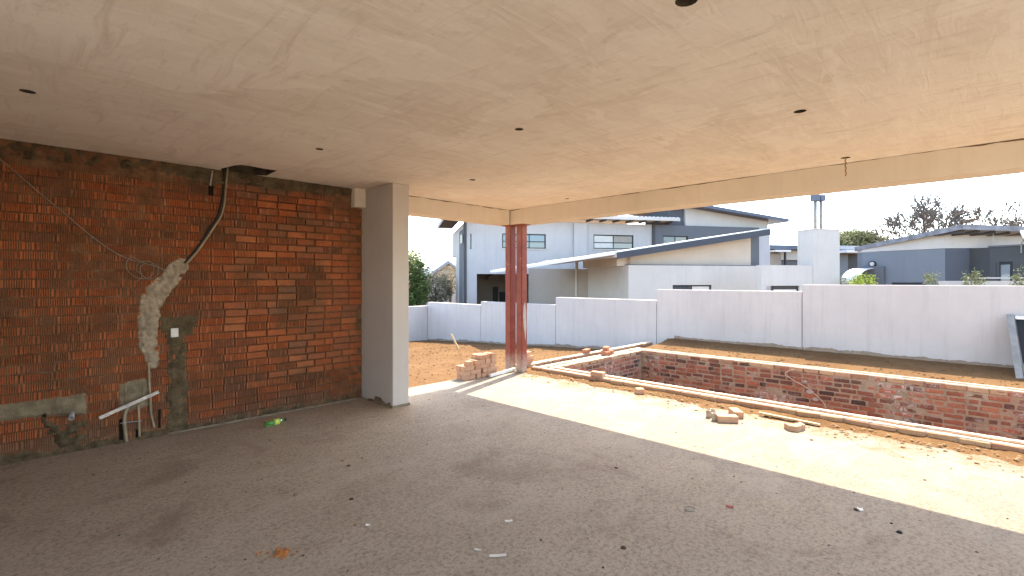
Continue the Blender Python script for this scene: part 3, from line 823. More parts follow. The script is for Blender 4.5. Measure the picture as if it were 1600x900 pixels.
def bed(p, q, half_w, z, seed, mat=None, step=.035, name='bedding_mortar'):
    p = Vector(p); q = Vector(q); d = q - p; L = d.length; d.normalize(); s = Vector((-d.y, d.x)); n = int(L / step); mb = MB()
    for i in range(n + 1):
        c = p + d * (L * i / n)
        prof = [(-1, -.02), (-.8, .007), (-.2, .010), (.3, .009), (.85, .006), (1, -.02)]
        for k, (a, h) in enumerate(prof):
            e = half_w * a * (1 + .35 * fbm(i * .35, k * 1.7, seed, 3)); hh = z + h + .010 * fbm(i * .5, k, seed + 5, 3)
            mb.v.append((c.x + s.x * e, c.y + s.y * e, hh))
    m = 6
    mb.f = [(i * m + k, (i + 1) * m + k, (i + 1) * m + k + 1, i * m + k + 1) for i in range(n) for k in range(m - 1)]
    return mb.build(name, mat or M_BED, pool, True)
ZT = RIM - .004
leaf((RM0, 5.90), (RM0, -1.4), (1, 0)); leaf((RM1 - .11, 5.66), (RM1 - .11, -1.4), (1, 0))
bed((RM0 + .060, 5.88), (RM0 + .060, -1.4), .040, ZT, 1.0); bed((RM1 - .055, 5.62), (RM1 - .055, -1.4), .046, ZT + .002, 2.0)
leaf((RF0, 5.66), (RF0, -1.6), (1, 0)); leaf((RF1 - .106, 5.80), (RF1 - .106, -1.6), (1, 0))
bed((RF0 + .052, 5.64), (RF0 + .052, -1.6), .036, ZT, 3.0); bed((RF1 - .05, 5.78), (RF1 - .05, -1.6), .034, ZT, 4.0)
leaf((RM1, RL0), (RF0, RL0), (0, 1)); leaf((RM0 + .12, RL1 - .106), (RF0 + .02, RL1 - .106), (0, 1))
bed((RM0 + .15, RL0 + .055), (RF0, RL0 + .055), .050, ZT, 5.0); bed((RM0 + .1, RL1 - .05), (RF1, RL1 - .05), .046, ZT, 6.0)
leaf((RM0 + .1, RC0), (11.25, RC0), (0, 1)); bed((RM0 + .1, RC0 + .05), (11.3, RC0 + .05), .05, ZT + .004, 7.0)
leaf((RM0 + .1, RC0), (11.25, RC0), (0, 1), 'coping_brick', RIM - .12)
# pale lime splashes on the far wall
def splash(px, py, s, seed):
    c = on_x(px, py, RF0); mb = MB(); n = 22
    vs = [(RF0 - .009, c.y, c.z)]
    for k in range(n):
        a = 2 * math.pi * k / n; r = s * (.55 + .9 * abs(fbm(math.cos(a) * 1.6 + seed, math.sin(a) * 1.6, seed, 3)))
        vs.append((RF0 - .006, c.y + r * math.cos(a) * 1.5, c.z + r * math.sin(a)))
    mb.add(vs, [(0, 1 + k, 1 + (k + 1) % n) for k in range(n)]).build('lime_splash', M_EFF, pool)
for k, (px, py, s) in enumerate([(1266, 612, .055), (1258, 596, .035), (1274, 624, .045)]): splash(px, py, s, k * 3.1)

# hose hanging down the far wall
hp = [on_x(1241, 577, RF0 - .02), on_x(1231, 580, RF0 - .03), on_x(1227, 585, RF0 - .035), on_x(1238, 593, RF0 - .04), on_x(1262, 607, RF0 - .04), on_x(1280, 622, RF0 - .03), on_x(1290, 636, RF0 - .03), on_x(1290, 655, RF0 - .03)]
MB().tube(spline(hp, 6), .008, 6).build('hose', M_COPPER, None, True, label='thin pinkish hose curling down the far brick face of the pool', cat='hose')

# sand heaped against the near rim, over the slab edge
mb = MB(); sx = [5.75 + .03 * i for i in range(28)]; sy = [-1.4 + .04 * i for i in range(193)]
for y in sy:
    for x in sx:
        t = (x - 6.5) / .42
        z = .048 * max(-1, 1 + t * (1.15 + .9 * fbm(y * .9, 3.3, 0, 3))) + .035 * fbm(x * 4, y * 4, 2, 4) + .010 * fbm(x * 22, y * 22, 5, 2) - .018
        mb.v.append((x, y, min(z, .05)))
W = len(sx)
mb.f = [(j * W + i, j * W + i + 1, (j + 1) * W + i + 1, (j + 1) * W + i) for j in range(len(sy) - 1) for i in range(W - 1)]
mb.build('sand_spill', M_DIRT, None, True, label='orange sand spilled along the near pool rim onto the slab', cat='sand', kind='stuff')

# ------------------------------------------------------------------ loose bricks
LB = [rough_brick(200 + i, D=.106, jit=.003, bev=.004) for i in range(5)]
for m in LB: m.materials.append(M_LBRICK)
RB = [rough_brick(220 + i, D=.106, jit=.003, bev=.004) for i in range(3)]
for m in RB: m.materials.append(m_brick('red loose brick', [(.38, .15, .085), (.42, .18, .10), (.33, .12, .07)], False, (.55, .42, .32), .3) if 'red loose brick' not in MATS else MATS['red loose brick'])
LH = [rough_brick(230 + i, L=.11, D=.106, jit=.003, bev=.004) for i in range(3)]
for m in LH: m.materials.append(M_LBRICK)
def brick(x, y, z, rz, label, group=None, meshes=LB, rx=0.0):
    o = link('brick', rnd.choice(meshes), None, None, label, 'brick', group)
    c, s = math.cos(rz), math.sin(rz); o.location = (x + s * .053, y - c * .053, z); o.rotation_euler = (rx, 0, rz); return o
BH = .0750
def row(level, items):
    z = .0368 + BH * level
    course = ('bottom', 'second', 'third', 'fourth', 'top')[level]
    front = sorted([i for i in items if i[1] < 6.22], key=lambda i: i[0]); back = [i for i in items if i[1] >= 6.22]
    nth = ('first', 'second', 'third', 'fourth')
    for x, y, kind in items:
        it = (x, y, kind); j = rnd.uniform(-.02, .02)
        if it in front: lab = 'pale brick in the %s course of the stack by the posts, %s from the left' % (course, nth[front.index(it)])
        else: lab = 'pale brick at the back of the %s course of the stack, %s end' % (course, 'left' if x < 5.5 else 'right')
        if kind == 'n': brick(x, y, z, math.pi / 2 + j, lab, SG)
        else: brick(x, y, z, j, lab, SG, LB if kind == 's' else LH)
SG = 'bricks of the stepped stack'
row(0, [(5.24, 6.13, 's'), (5.43, 6.19, 'n'), (5.55, 6.19, 'n'), (5.72, 6.13, 's'), (5.24, 6.245, 's'), (5.72, 6.245, 's')])
row(1, [(5.18, 6.18, 'n'), (5.36, 6.13, 's'), (5.57, 6.19, 'n'), (5.74, 6.13, 's'), (5.36, 6.245, 's'), (5.74, 6.245, 's')])
row(2, [(5.22, 6.13, 's'), (5.40, 6.19, 'n'), (5.56, 6.13, 's'), (5.735, 6.19, 'n'), (5.56, 6.245, 's'), (5.22, 6.245, 's')])
row(3, [(5.24, 6.13, 'h'), (5.46, 6.13, 's'), (5.64, 6.19, 'n'), (5.76, 6.19, 'n'), (5.46, 6.245, 's')])
row(4, [(5.56, 6.14, 's'), (5.76, 6.18, 'n'), (5.56, 6.25, 's')])
# bricks on and by the pool
p = on_z(852, 579, .0)
for k, (dx, dy, rz) in enumerate([(0, 0, .1), (.01, .0, -.12), (-.01, .01, .2)]):
    brick(6.62 + dx, 6.10 + dy, RIM + .010 + .037 + k * .074, rz, ('lowest', 'middle', 'topmost')[k] + ' brick of the little pile at the near left pool corner', None, LB)
brick(6.72, 6.42, .0, .3, 'half buried brick on the sand just right of the steel posts', None, LB)
p = on_z(928, 590, RIM); brick(RM0 + .07, p.y, RIM + .043, -math.pi / 2 + .08, 'single loose brick lying on the near pool rim', None, LB)
c = on_z(948, 549, RIM); q = Vector((8.55, 5.70, 0))
brick(q.x, q.y - .02, RIM + .046, 1.25, 'loose red brick on the left pool rim, bottom front of its cluster', None, RB)
brick(q.x + .17, q.y + .03, RIM + .046, 1.7, 'loose red brick on the left pool rim, bottom right of its cluster', None, RB)
brick(q.x - .05, q.y + .43, RIM + .050, .2, 'loose red brick on the left pool rim, left of its cluster', None, RB)
brick(q.x + .12, q.y + .05, RIM + .122, .4, 'loose red brick topping the cluster on the left pool rim', None, RB)
p = on_z(997, 616, .0); brick(p.x + .05, p.y, .040, .75, 'half brick standing on sand at the slab edge', None, LH)
p = on_z(1136, 661, .0); brick(p.x + .05, p.y + .02, .0375, -R(52), 'whole brick lying on sunlit slab beside the tins', None, LB)
p = on_z(1146, 655, .0); brick(p.x + .16, p.y + .03, .0375, R(38), 'brick lying end on behind the whole brick near the tins', None, LB)
# broken brick: two angled pieces of one lump
p = on_z(1250, 676, .0)
mb = MB(); n = 9
for i in range(n):
    a = i / (n - 1); off = .05 * abs(a - .33) / .4
    cx = p.x + .02 + (a - .5) * .20 * RT.x + off * FW.x; cy = p.y + (a - .5) * .20 * RT.y + off * FW.y
    for (h, dd) in ((0, 0), (.058 + .012 * nz(i * .9, 4), 0), (.062 + .010 * nz(i * .9, 7), .09), (0, .1)):
        mb.v.append((cx + FW.x * dd, cy + FW.y * dd, h))
mb.f = [(i * 4 + k, (i + 1) * 4 + k, (i + 1) * 4 + (k + 1) % 4, i * 4 + (k + 1) % 4) for i in range(n - 1) for k in range(4)] + [(0, 1, 2, 3), (4 * n - 1, 4 * n - 2, 4 * n - 3, 4 * n - 4)]
mb.build('broken_brick', M_CBRICK, None, label='cracked brick with a dip, alone on the sunlit slab', cat='brick')
# three little tins
for k, (px, py, lab) in enumerate([(1107, 652, 'leftmost of three small open tins beside a brick'), (1116, 657, 'nearest of three small open tins, touching the whole brick'), (1114, 650, 'farthest of three small open tins beside a brick')]):
    c = on_z(px, py, 0); t = thing('tin_can', lab, 'tin', (c.x, c.y, 0), 'small open tins on the slab')
    mb = MB(); n = 14; prof = [(.026, .0), (.029, .004), (.028, .075), (.031, .08), (.031, .086), (.025, .086), (.024, .03)]
    for r, z in prof: mb.v += [(c.x + r * math.cos(2 * math.pi * q / n), c.y + r * math.sin(2 * math.pi * q / n), z) for q in range(n)]
    mb.f = [(j * n + q, j * n + (q + 1) % n, (j + 1) * n + (q + 1) % n, (j + 1) * n + q) for j in range(len(prof) - 1) for q in range(n)]
    mb.build('can_wall', M_TIN, t, True)
    MB().add([(c.x + .024 * math.cos(2 * math.pi * q / n), c.y + .024 * math.sin(2 * math.pi * q / n), .05) for q in range(n)], [tuple(range(n))]).build('residue', M_BLACK, t)
# timber strip by the rim, plank by the posts, stake in the yard
a = on_z(1186, 645, .035); b = on_z(1281, 664, .02)
MB().bar(a, b, .035, .022).build('timber_strip', M_WOODP, None, label='long thin timber strip lying along the near pool rim', cat='timber')
MB().bar((5.60, 6.00, .028), (6.27, 6.075, .045), .05, .042).build('plank', M_WPLANK, None, label='short white plank lying between the brick stack and the red posts', cat='plank')
mb = MB(); r2 = random.Random(5)
def lump(mb, x, y, z, r, rr, flat=.7, n=6):
    vs = [(x, y, z + r * flat)]
    for lv, (q, h) in enumerate(((.75, .6), (1, .05))):
        vs += [(x + r * q * rr.uniform(.7, 1.2) * math.cos(2 * math.pi * k / n + lv), y + r * q * rr.uniform(.7, 1.2) * math.sin(2 * math.pi * k / n + lv), z + r * flat * h * rr.uniform(.8, 1.2)) for k in range(n)]
    fs = [(0, 1 + k, 1 + (k + 1) % n) for k in range(n)] + [(1 + k, 1 + n + k, 1 + n + (k + 1) % n, 1 + (k + 1) % n) for k in range(n)]
    fs += [tuple(1 + n + k for k in range(n))[::-1]]
    mb.add(vs, fs)
for i in range(14): lump(mb, 6.31 + r2.uniform(-.09, .06), 6.06 + r2.uniform(-.05, .06), .0, r2.uniform(.012, .032), r2, 1.1)
mb.build('rubble', M_BED, None, label='small heap of pale rubble between the two red posts', cat='rubble', kind='stuff')
a = on_z(716, 541, -.34); b = a + Vector((RT.x * -.21, RT.y * -.21, .36))
MB().bar(a - Vector((0, 0, .08)), b, .06, .05).build('wooden_stake', M_WOODP, None, label='pale wooden stake leaning out of the sandy yard', cat='stake')

# crumbs of soil and grit
mb = MB()
for i in range(900):
    y = r2.uniform(-1.2, 5.9); x = 6.46 - abs(r2.gauss(0, .22)); 
    if x < 5.2: continue
    lump(mb, x, y, .0 if x < 6.2 else .015, r2.choice((.006, .008, .01, .013, .02)) * r2.uniform(.6, 1.2), r2, .8, 5)
mb.build('sand_crumbs', m_simple('sand crumb', (.30, .19, .10), .95, .35, 30, 0), None, label='crumbs of orange soil scattered along the pool rim', cat='soil', kind='stuff')
mb = MB()
for i in range(520):
    x = r2.uniform(.3, 6.3); y = r2.uniform(-1.5, 6.1)
    lump(mb, x, y, .0, r2.choice((.003, .004, .005, .007, .010)) * r2.uniform(.6, 1.2), r2, .7, 5)
mb.build('floor_grit', m_simple('dark grit', (.10, .08, .06), .9, .4, 30, 0), None, label='dark grit scattered over the concrete floor', cat='grit', kind='stuff')
mb = MB()
for i in range(2600):
    y = r2.uniform(6.35, 15.9); x = r2.uniform(3.6, 11.6)
    z = ground_z(x, y)
    if y > 6.3: lump(mb, x, y, z - .003, r2.choice((.010, .014, .02, .03)) * r2.uniform(.6, 1.1), r2, .7, 5)
for i in range(900):
    x = r2.uniform(10.1, 11.6); y = r2.uniform(-1, 5.6); lump(mb, x, y, ground_z(x, y) - .003, r2.choice((.008, .012, .018, .03)) * r2.uniform(.6, 1.1), r2, .7, 5)
mb.build('soil_clods', M_DIRT, None, label='loose clods of orange soil over the yard', cat='soil', kind='stuff')

# ------------------------------------------------------------------ litter on the floor
# green bottle
c0 = on_z(414, 668.5, .0); c1 = on_z(441, 661.5, .0); ax = (c1 - c0).normalized(); L = .25
t = thing('plastic_bottle', 'green plastic drink bottle lying on the floor near the brick wall', 'bottle', (c0.x, c0.y, 0))
def lathe(prof, base, axis, n=16):
    base = Vector(base); axis = Vector(axis).normalized(); s = axis.cross(UP).normalized(); u = s.cross(axis); mb = MB()
    for d, r in prof: mb.v += [tuple(base + axis * d + (s * math.cos(2 * math.pi * k / n) + u * math.sin(2 * math.pi * k / n)) * r) for k in range(n)]
    mb.f = [(j * n + k, j * n + (k + 1) % n, (j + 1) * n + (k + 1) % n, (j + 1) * n + k) for j in range(len(prof) - 1) for k in range(n)]
    mb.f += [tuple(range(n))[::-1], tuple((len(prof) - 1) * n + k for k in range(n))]
    return mb
base = Vector((c0.x, c0.y, .035))
lathe([(0, .018), (.004, .030), (.02, .034), (.06, .033), (.075, .030), (.09, .033), (.165, .033), (.19, .026), (.21, .014), (.225, .0125)], base, ax).build('bottle_body', M_BOTTLE, t, True)
lathe([(.098, .0338), (.160, .0338)], base, ax).build('bottle_label', M_LABEL, t, True)
lathe([(.224, .0145), (.245, .0145)], base, ax).build('bottle_cap', M_BLACK, t)
# orange clay clod
c = on_z(440, 866, 0); mb = MB(); r3 = random.Random(11)
for i in range(36):
    a = r3.uniform(0, 6.28); d = abs(r3.gauss(0, .05)); lump(mb, c.x + RT.x * d * math.cos(a) * 1.3 + FW.x * d * math.sin(a) * .7, c.y + RT.y * d * math.cos(a) * 1.3 + FW.y * d * math.sin(a) * .7, 0, r3.uniform(.006, .028) * (1.2 - d * 6 if d < .12 else .4), r3, .7, 6)
mb.build('clay_clods', M_RUST, None, label='crumbled heap of orange clay on the floor at the front', cat='clay', kind='stuff')
def scrap(px, py, w, d, h, rot, mat, name, label, cat, curl=.3):
    c = on_z(px, py, 0); mb = MB(); n = 6; a = A - math.pi / 2 + rot
    for i in range(n + 1):
        q = (i / n - .5) * w; zz = .002 + h * (curl * (2 * i / n - 1) ** 2)
        for s in (-.5, .5):
            e = s * d * (1 + .3 * nz(i * .9, px)); x = c.x + q * math.cos(a) - e * math.sin(a); y = c.y + q * math.sin(a) + e * math.cos(a)
            mb.v += [(x, y, zz + (.3 * h if s > 0 else 0)), (x, y, zz + .003 + (.3 * h if s > 0 else 0))]
    mb.f = [f for i in range(n) for f in ((i * 4, i * 4 + 4, i * 4 + 6, i * 4 + 2), (i * 4 + 1, i * 4 + 3, i * 4 + 7, i * 4 + 5), (i * 4, i * 4 + 1, i * 4 + 5, i * 4 + 4), (i * 4 + 2, i * 4 + 6, i * 4 + 7, i * 4 + 3))] + [(0, 2, 3, 1), (4 * n, 4 * n + 1, 4 * n + 3, 4 * n + 2)]
    return mb.build(name, mat, None, label=label, cat=cat)
def stone(px, py, r, mat, name, label, cat, flat=.8):
    c = on_z(px, py, 0); mb = MB(); lump(mb, c.x, c.y, 0, r, random.Random(int(px)), flat, 8); o = mb.build(name, mat, None, True, label=label, cat=cat); return o
scrap(778, 869, .10, .022, .008, .12, M_CLEAR, 'plastic_strip', 'torn strip of clear plastic on the floor at the front', 'plastic')
scrap(575, 821.5, .032, .014, .01, -.1, M_WPLA, 'paper_scrap', 'tiny white scrap on the floor left of the middle', 'scrap')
scrap(795, 815, .05, .02, .008, .2, M_CLEAR, 'plastic_scrap', 'small crumpled clear plastic scrap on the shaded floor', 'plastic')
scrap(746, 860, .04, .012, .008, -.3, M_CLEAR, 'plastic_scrap', 'tiny clear plastic scrap left of the plastic strip', 'plastic')
scrap(1140, 793.5, .05, .02, .02, -.5, M_REDS, 'red_scrap', 'dark red scrap lying in the middle of the shaded floor', 'scrap')
scrap(1344, 797.5, .035, .03, .02, -.4, M_WPLA, 'paper_scrap', 'white scrap tucked behind the brown cap near the shadow edge', 'scrap')
stone(1338, 797, .020, m_simple('brown plastic', (.06, .035, .015), .5, .1, 8, 0), 'bottle_cap', 'brown cap beside a white scrap near the shadow edge', 'cap')
stone(1405, 832, .020, M_BLACK, 'bottle_cap', 'black cap on the shaded floor at the right', 'cap')
stone(1393, 818, .010, M_BLACK, 'pebble', 'small black pebble just behind the black cap', 'pebble')
stone(963, 731, .019, M_BLACK, 'bottle_cap', 'black cap on the shaded floor near the middle', 'cap', .5)
stone(974, 856, .020, m_simple('dark brown pebble', (.07, .05, .035), .9, .3, 30, .3), 'pebble', 'dark brown pebble right of the plastic strip', 'pebble', .5)
stone(545, 728, .020, M_DAMP, 'soil_clod', 'dark soil clod on the floor right of the bottle', 'clod', .6)
stone(549, 780, .019, M_DAMP, 'soil_clod', 'dark soil clod behind the tiny white scrap', 'clod', .6)
stone(462, 774, .019, M_GREYP, 'soil_clod', 'grey clod left of the two dark soil clods', 'clod', .6)
# wire ring
c = on_z(1078, 796, .003); ring = [c + (RT * math.cos(q) * .036 + FW * math.sin(q) * .03) + Vector((0, 0, .004 + .004 * math.sin(q))) for q in [2 * math.pi * k / 16 for k in range(15)]]
MB().tube(ring, .0035, 6).build('wire_ring', M_STEEL, None, True, label='open ring of thin wire left of the red scrap', cat='wire')
# twisted wire hanging from a lamp hole
h = hole_at[7]; zz = CEIL + .02; mb = MB()
pts = [(h.x + .004 * math.sin(k * 1.7) + .0015 * k, h.y + .004 * math.cos(k * 1.7), zz - k * .0135) for k in range(16)]
mb.tube(pts, .006, 6).build('hanging_wire', m_simple('copper brown wire', (.30, .17, .06), .5, .3, 60, 0), None, True, label='twisted brown wire hanging from a lamp hole beside the long beam', cat='wire')

# ------------------------------------------------------------------ steel frames leaning on the boundary wall at the right edge
t = thing('leaning_door_frame', 'grey steel door frame with a dark panel leaning on the boundary wall at right', 'steel frame', (10.9, -.3, .1))
a = Vector((10.88, -.30, .10)); b = Vector((11.58, -.205, 1.05)); s = Vector((0, 1, 0))
MB().bar(a, b, .085, .035, (1, 0, 0)).build('side_channel', M_STEEL, t)
MB().bar(a + Vector((.06, -.06, .02)), b + Vector((.06, -.06, -.02)), .02, .05, (1, 0, 0)).build('side_flange', M_STEEL, t)
q = Vector((0, -.72, 0))
MB().bar(a + q, b + q, .07, .035, (1, 0, 0)).build('side_channel', M_STEEL, t)
MB().bar(b + Vector((-.02, -.06, -.04)), b + q + Vector((-.02, .04, -.04)), .06, .05).build('top_bar', M_WPLA, t)
d = (b - a)
MB().hexa([a + d * .04 + Vector((.02, -.06, 0)), a + d * .04 + q + Vector((.02, .04, 0)), a + d * .04 + q + Vector((.05, .04, 0)), a + d * .04 + Vector((.05, -.06, 0)),
           a + d * .92 + Vector((.02, -.06, 0)), a + d * .92 + q + Vector((.02, .04, 0)), a + d * .92 + q + Vector((.05, .04, 0)), a + d * .92 + Vector((.05, -.06, 0))]).build('panel', M_BLACK, t)

# ------------------------------------------------------------------ neighbouring houses
class Frame:
    """Plan frame: s along the front (to the right), t into the depth."""
    def __init__(self, px, depth, az):
        self.o = EYE + (FW + RT * ((px - 800) / FPX)) * depth; self.o.z = 0
        a = R(az); self.p = FW * math.cos(a) + RT * math.sin(a); self.q = FW * math.sin(a) - RT * math.cos(a)
    def w(self, s, t, z): return self.o + self.p * s + self.q * t + UP * z
    def hit(self, px, py, t=0.0):
        d = ray(px, py); k = (self.o + self.q * t - EYE).dot(self.q) / d.dot(self.q); h = EYE + d * k
        return (h - self.o).dot(self.p), h.z
    def s(self, px, t=0.0): return self.hit(px, HOR, t)[0]
    def t_at(self, px, s):
        d = ray(px, HOR); b = self.o + self.p * s - EYE
        n = Vector((d.y, -d.x)); return -(b.x * n.x + b.y * n.y) / (self.q.x * n.x + self.q.y * n.y)
    def box(self, s0, s1, t0, t1, z0, z1):
        """z0, z1 may be pairs (at s0, at s1)."""
        za = z0 if isinstance(z0, tuple) else (z0, z0); zb = z1 if isinstance(z1, tuple) else (z1, z1); w = self.w
        return MB().hexa([w(s0, t0, za[0]), w(s1, t0, za[1]), w(s1, t1, za[1]), w(s0, t1, za[0]), w(s0, t0, zb[0]), w(s1, t0, zb[1]), w(s1, t1, zb[1]), w(s0, t1, zb[0])])

def wall_holes(F, outline, holes, t0, thick, mat, parent, name='wall'):
    mb, n, li = holed(outline, holes, lambda a, b, t: F.w(a, t0 + t, b), thick)
    return mb.build(name, mat, parent)
def window(F, r, t0, parent, bars_v=(), bars_h=(), panes=None, fw=.055, mat=M_FRAME, glass=M_GLASS):
    """Window in opening r=(s0,s1,z0,z1); frame set 4 cm into the wall."""
    s0, s1, z0, z1 = r; g = t0 + .05; e = .002
    mb = MB()
    for a in ((s0 + e, s0 + fw, z0 + e, z1 - e), (s1 - fw, s1 - e, z0 + e, z1 - e), (s0 + fw, s1 - fw, z0 + e, z0 + fw), (s0 + fw, s1 - fw, z1 - fw, z1 - e)):
        b = F.box(a[0], a[1], g, g + .05, a[2], a[3]); mb.add(b.v, b.f)
    for v in bars_v:
        c = s0 + (s1 - s0) * v; b = F.box(c - fw * .4, c + fw * .4, g + .004, g + .045, z0 + fw, z1 - fw); mb.add(b.v, b.f)
    for h in bars_h:
        c = z0 + (z1 - z0) * h; b = F.box(s0 + fw, s1 - fw, g + .002, g + .047, c - fw * .4, c + fw * .4); mb.add(b.v, b.f)
    win = mb.build('window', mat, parent)
    if s1 - s0 > .6 and z0 > .2: F.box(s0 - .05, s1 + .05, t0 - .05, t0 + .045, z0 - .05, z0 + .001).build('sill', M_LGREY, win)
    vs = [0] + sorted(bars_v) + [1]; hs = [0] + sorted(bars_h) + [1]
    for i in range(len(vs) - 1):
        for j in range(len(hs) - 1):
            a0, a1 = s0 + (s1 - s0) * vs[i] + fw * .4, s0 + (s1 - s0) * vs[i + 1] - fw * .4; b0, b1 = z0 + (z1 - z0) * hs[j] + fw * .4, z0 + (z1 - z0) * hs[j + 1] - fw * .4
            mt = glass
            if panes and (i, j) in panes: mt = panes[(i, j)]
            F.box(a0, a1, g + .02, g + .028, b0, b1).build('pane', mt, win)
    return win

# --- white two-storey house
H = Frame(960, 25.0, 77.5)
h = thing('house', 'large white and grey two storey house behind the garden wall', 'house', tuple(H.w(0, 0, -1)))
GR = -1.0
sL = H.s(729); sR = H.s(1020); zE = H.hit(960, 350)[1] + .02
zL = H.hit(760, 428)[1]
so = H.s(745); sp = H.s(868)
win = lambda a, b, c, d: (H.hit(a, c)[0], H.hit(b, c)[0], H.hit((a + b) / 2, d)[1], H.hit((a + b) / 2, c)[1])
w1 = win(784.5, 853, 365.3, 388.3); w2 = win(927.5, 990, 367.0, 389.2); w0 = win(734.5, 736.7, 365.5, 389.5)
wall_holes(H, [(sL, GR), (so, GR), (so, zL), (sp, zL), (sp, GR), (sR, GR), (sR, zE), (sL, zE)], [rect(*w1), rect(*w2), rect(*w0)], 0, .25, M_WHITE, h)
window(H, w1, 0, h, (.62,), (.48,), {(0, 1): M_GLASSB, (1, 1): M_GLASSB}, glass=m_glass('green grey glass', (.13, .16, .155)))
window(H, w2, 0, h, (.5,), (.45,), {(0, 1): M_BLIND, (1, 1): m_simple('taupe blind', (.30, .28, .24), .8, .08, 5, 0), (0, 0): M_BLIND}, glass=m_glass('grey glass', (.16, .165, .155)))
window(H, w0, 0, h, (), (), fw=.02)
# carport interior
tb = 4.5
H.box(so - .3, sp + .3, tb, tb + .2, GR, zL + .1).build('carport_wall', M_TANW, h)
H.box(so - .3, sp + .3, .26, tb, zL + .12, zL + .22).build('carport_ceiling', M_TANW, h)
H.box(so - .12, so - .005, .26, tb, GR, zL + .1).build('carport_wall', M_TANW, h)
H.box(sp + .005, sp + .12, .26, tb, GR, zL + .1).build('carport_wall', M_TANW, h)
a0 = H.hit(780, 440, tb)[0]; H.box(a0, a0 + .95, tb - .06, tb - .002, GR, .95).build('door', M_FRAME, h)
a0 = H.hit(770, 440, tb)[0]; H.box(a0, a0 + .3, tb - .06, tb - .002, GR, 1.25).build('wall_panel', M_DGREY, h)
mb = MB(); n = 10; sa, za = H.hit(764, 437, tb - 1.0); sb_ = H.hit(806, 437, tb - 1.0)[0]
for i in range(n + 1):
    a = math.pi * .5 * i / n; 
    for dz in (0, .04):
        for tt in (tb - 1.0, tb - .01): mb.v.append(tuple(H.w(sa + (sb_ - sa) * (1 - math.cos(a)), tt, za + .38 * math.sin(a) + dz)))
mb.f = [f for i in range(n) for f in ((4 * i, 4 * i + 4, 4 * i + 5, 4 * i + 1), (4 * i + 2, 4 * i + 3, 4 * i + 7, 4 * i + 6), (4 * i, 4 * i + 2, 4 * i + 6, 4 * i + 4))]
mb.build('door_canopy', M_ROOFG, h)
# shallow projecting pier, side wall, dark fin
zp = zE - .02
H.box(H.s(897, -.12), H.s(917, -.12), -.12, -.002, H.hit(905, 412)[1] - 1, zp).build('wall_pier', M_WHITE, h)
H.box(H.s(725), H.s(729) - .002, -.05, .25, GR, zE + .05).build('wall_fin', M_DGREY, h)
sS = H.s(725) ; tS = H.t_at(712, sS - .02)
H.box(sS - .02, sS + .22, .26, tS, GR, zE - .35).build('wall', M_LGREY, h)
tm = H.t_at(718, sS - .02)
H.box(sS - .035, sS - .022, .26, tm, GR, zE - .42).build('wall_panel', M_SLATE, h)
t1 = H.t_at(723, sS - .04); t2 = H.t_at(719.5, sS - .04)
za = CAM_H + (HOR - 371) / FPX * (25.5); H.box(sS - .06, sS - .038, t1, t2, za - .42, za).build('window', M_FRAME, h)
H.box(sL, sp, .26, 7, zE - 1.5, zE - .04).build('wall_core', M_WHITE, h)
# roof over the white part: eave overhang seen from below, rising to the back
sE0 = sS - .85; sE1 = H.s(1062, -.75); zg = H.hit(980, 343, -.75)[1]
rf = MB(); 
for (t0, t1, z0, z1) in ((-.75, 5.5, zg + .10, zg + .55),):
    w = H.w
    rf.hexa([w(sE0, t0, z0), w(sE1, t0, z0), w(sE1, t1, z1), w(sE0, t1, z1), w(sE0, t0, z0 + .05), w(sE1, t0, z0 + .05), w(sE1, t1, z1 + .05), w(sE0, t1, z1 + .05)])
roof = rf.build('roof', M_ROOF, h)
H.box(H.s(893, -.75), sE1, -.80, -.752, zg - .01, zg + .155).build('gutter', M_LGREY, roof)
H.box(sE0 - .03, sE0, -.75, 5.5, zg - .02, zg + .2).build('fascia', M_WHITE, roof)
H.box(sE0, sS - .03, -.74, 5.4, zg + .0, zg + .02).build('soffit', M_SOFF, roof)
H.box(sS + .01, sE1 - .1, -.72, -.004, zg - .0, zg + .02).build('soffit', M_TAN, roof)
for k in range(7):
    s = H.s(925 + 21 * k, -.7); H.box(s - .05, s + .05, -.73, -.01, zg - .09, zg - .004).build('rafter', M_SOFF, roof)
for k in range(26):
    s = sE1 - .1 - .22 * k; H.box(s - .05, s + .05, -.755, .6, zg + .152, zg + .185).build('roof_rib', M_ROOF, roof)
# grey right part with its own mono-pitch roof
sA = H.s(1022); sB = H.s(1202); zb = H.hit(1100, 353.5)[1]
sW = H.s(1185)
gz = H.hit(1057, 390)[1]; w3 = (H.s(1035), H.s(1074), gz - .5, H.hit(1050, 368.5)[1])
H.box(H.s(1018.5), H.s(1022.5), -.09, -.006, GR, zb).build('wall_fin', M_DGREY, h)
wall_holes(H, [(sA + .03, GR), (sW, GR), (sW, zb), (sA + .03, zb)], [rect(*w3)], -.06, .25, M_SLATE, h)
window(H, w3, -.06, h, (.5,), (), {(0, 0): M_GLASS, (1, 0): m_glass('brown glass', (.12, .105, .085))})
H.box(sW + .002, sB, -.06, 4, GR, zb - .03).build('wall', M_WHITE, h)
s1 = H.s(1071, .15); s2 = H.s(1200, .15)
zl = H.hit(1095, 324, .15)[1]; sl_ = H.s(1095, .15); zr = H.hit(1218, 345, .15)[1]; sr_ = H.s(1218, .15); sl = (zr - zl) / (sr_ - sl_)
top = lambda s: zl + sl * (s - sl_) - .14
H.box(s1, s2, .15, 4, zb + .001, (top(s1), top(s2))).build('gable_wall', M_LGREY, h)
H.box(H.s(1046, .3), s1 - .002, .3, 3, zb - .5, top(s1) - .05).build('gable_recess', M_BLUED, h)
sq = H.s(1000, .15)
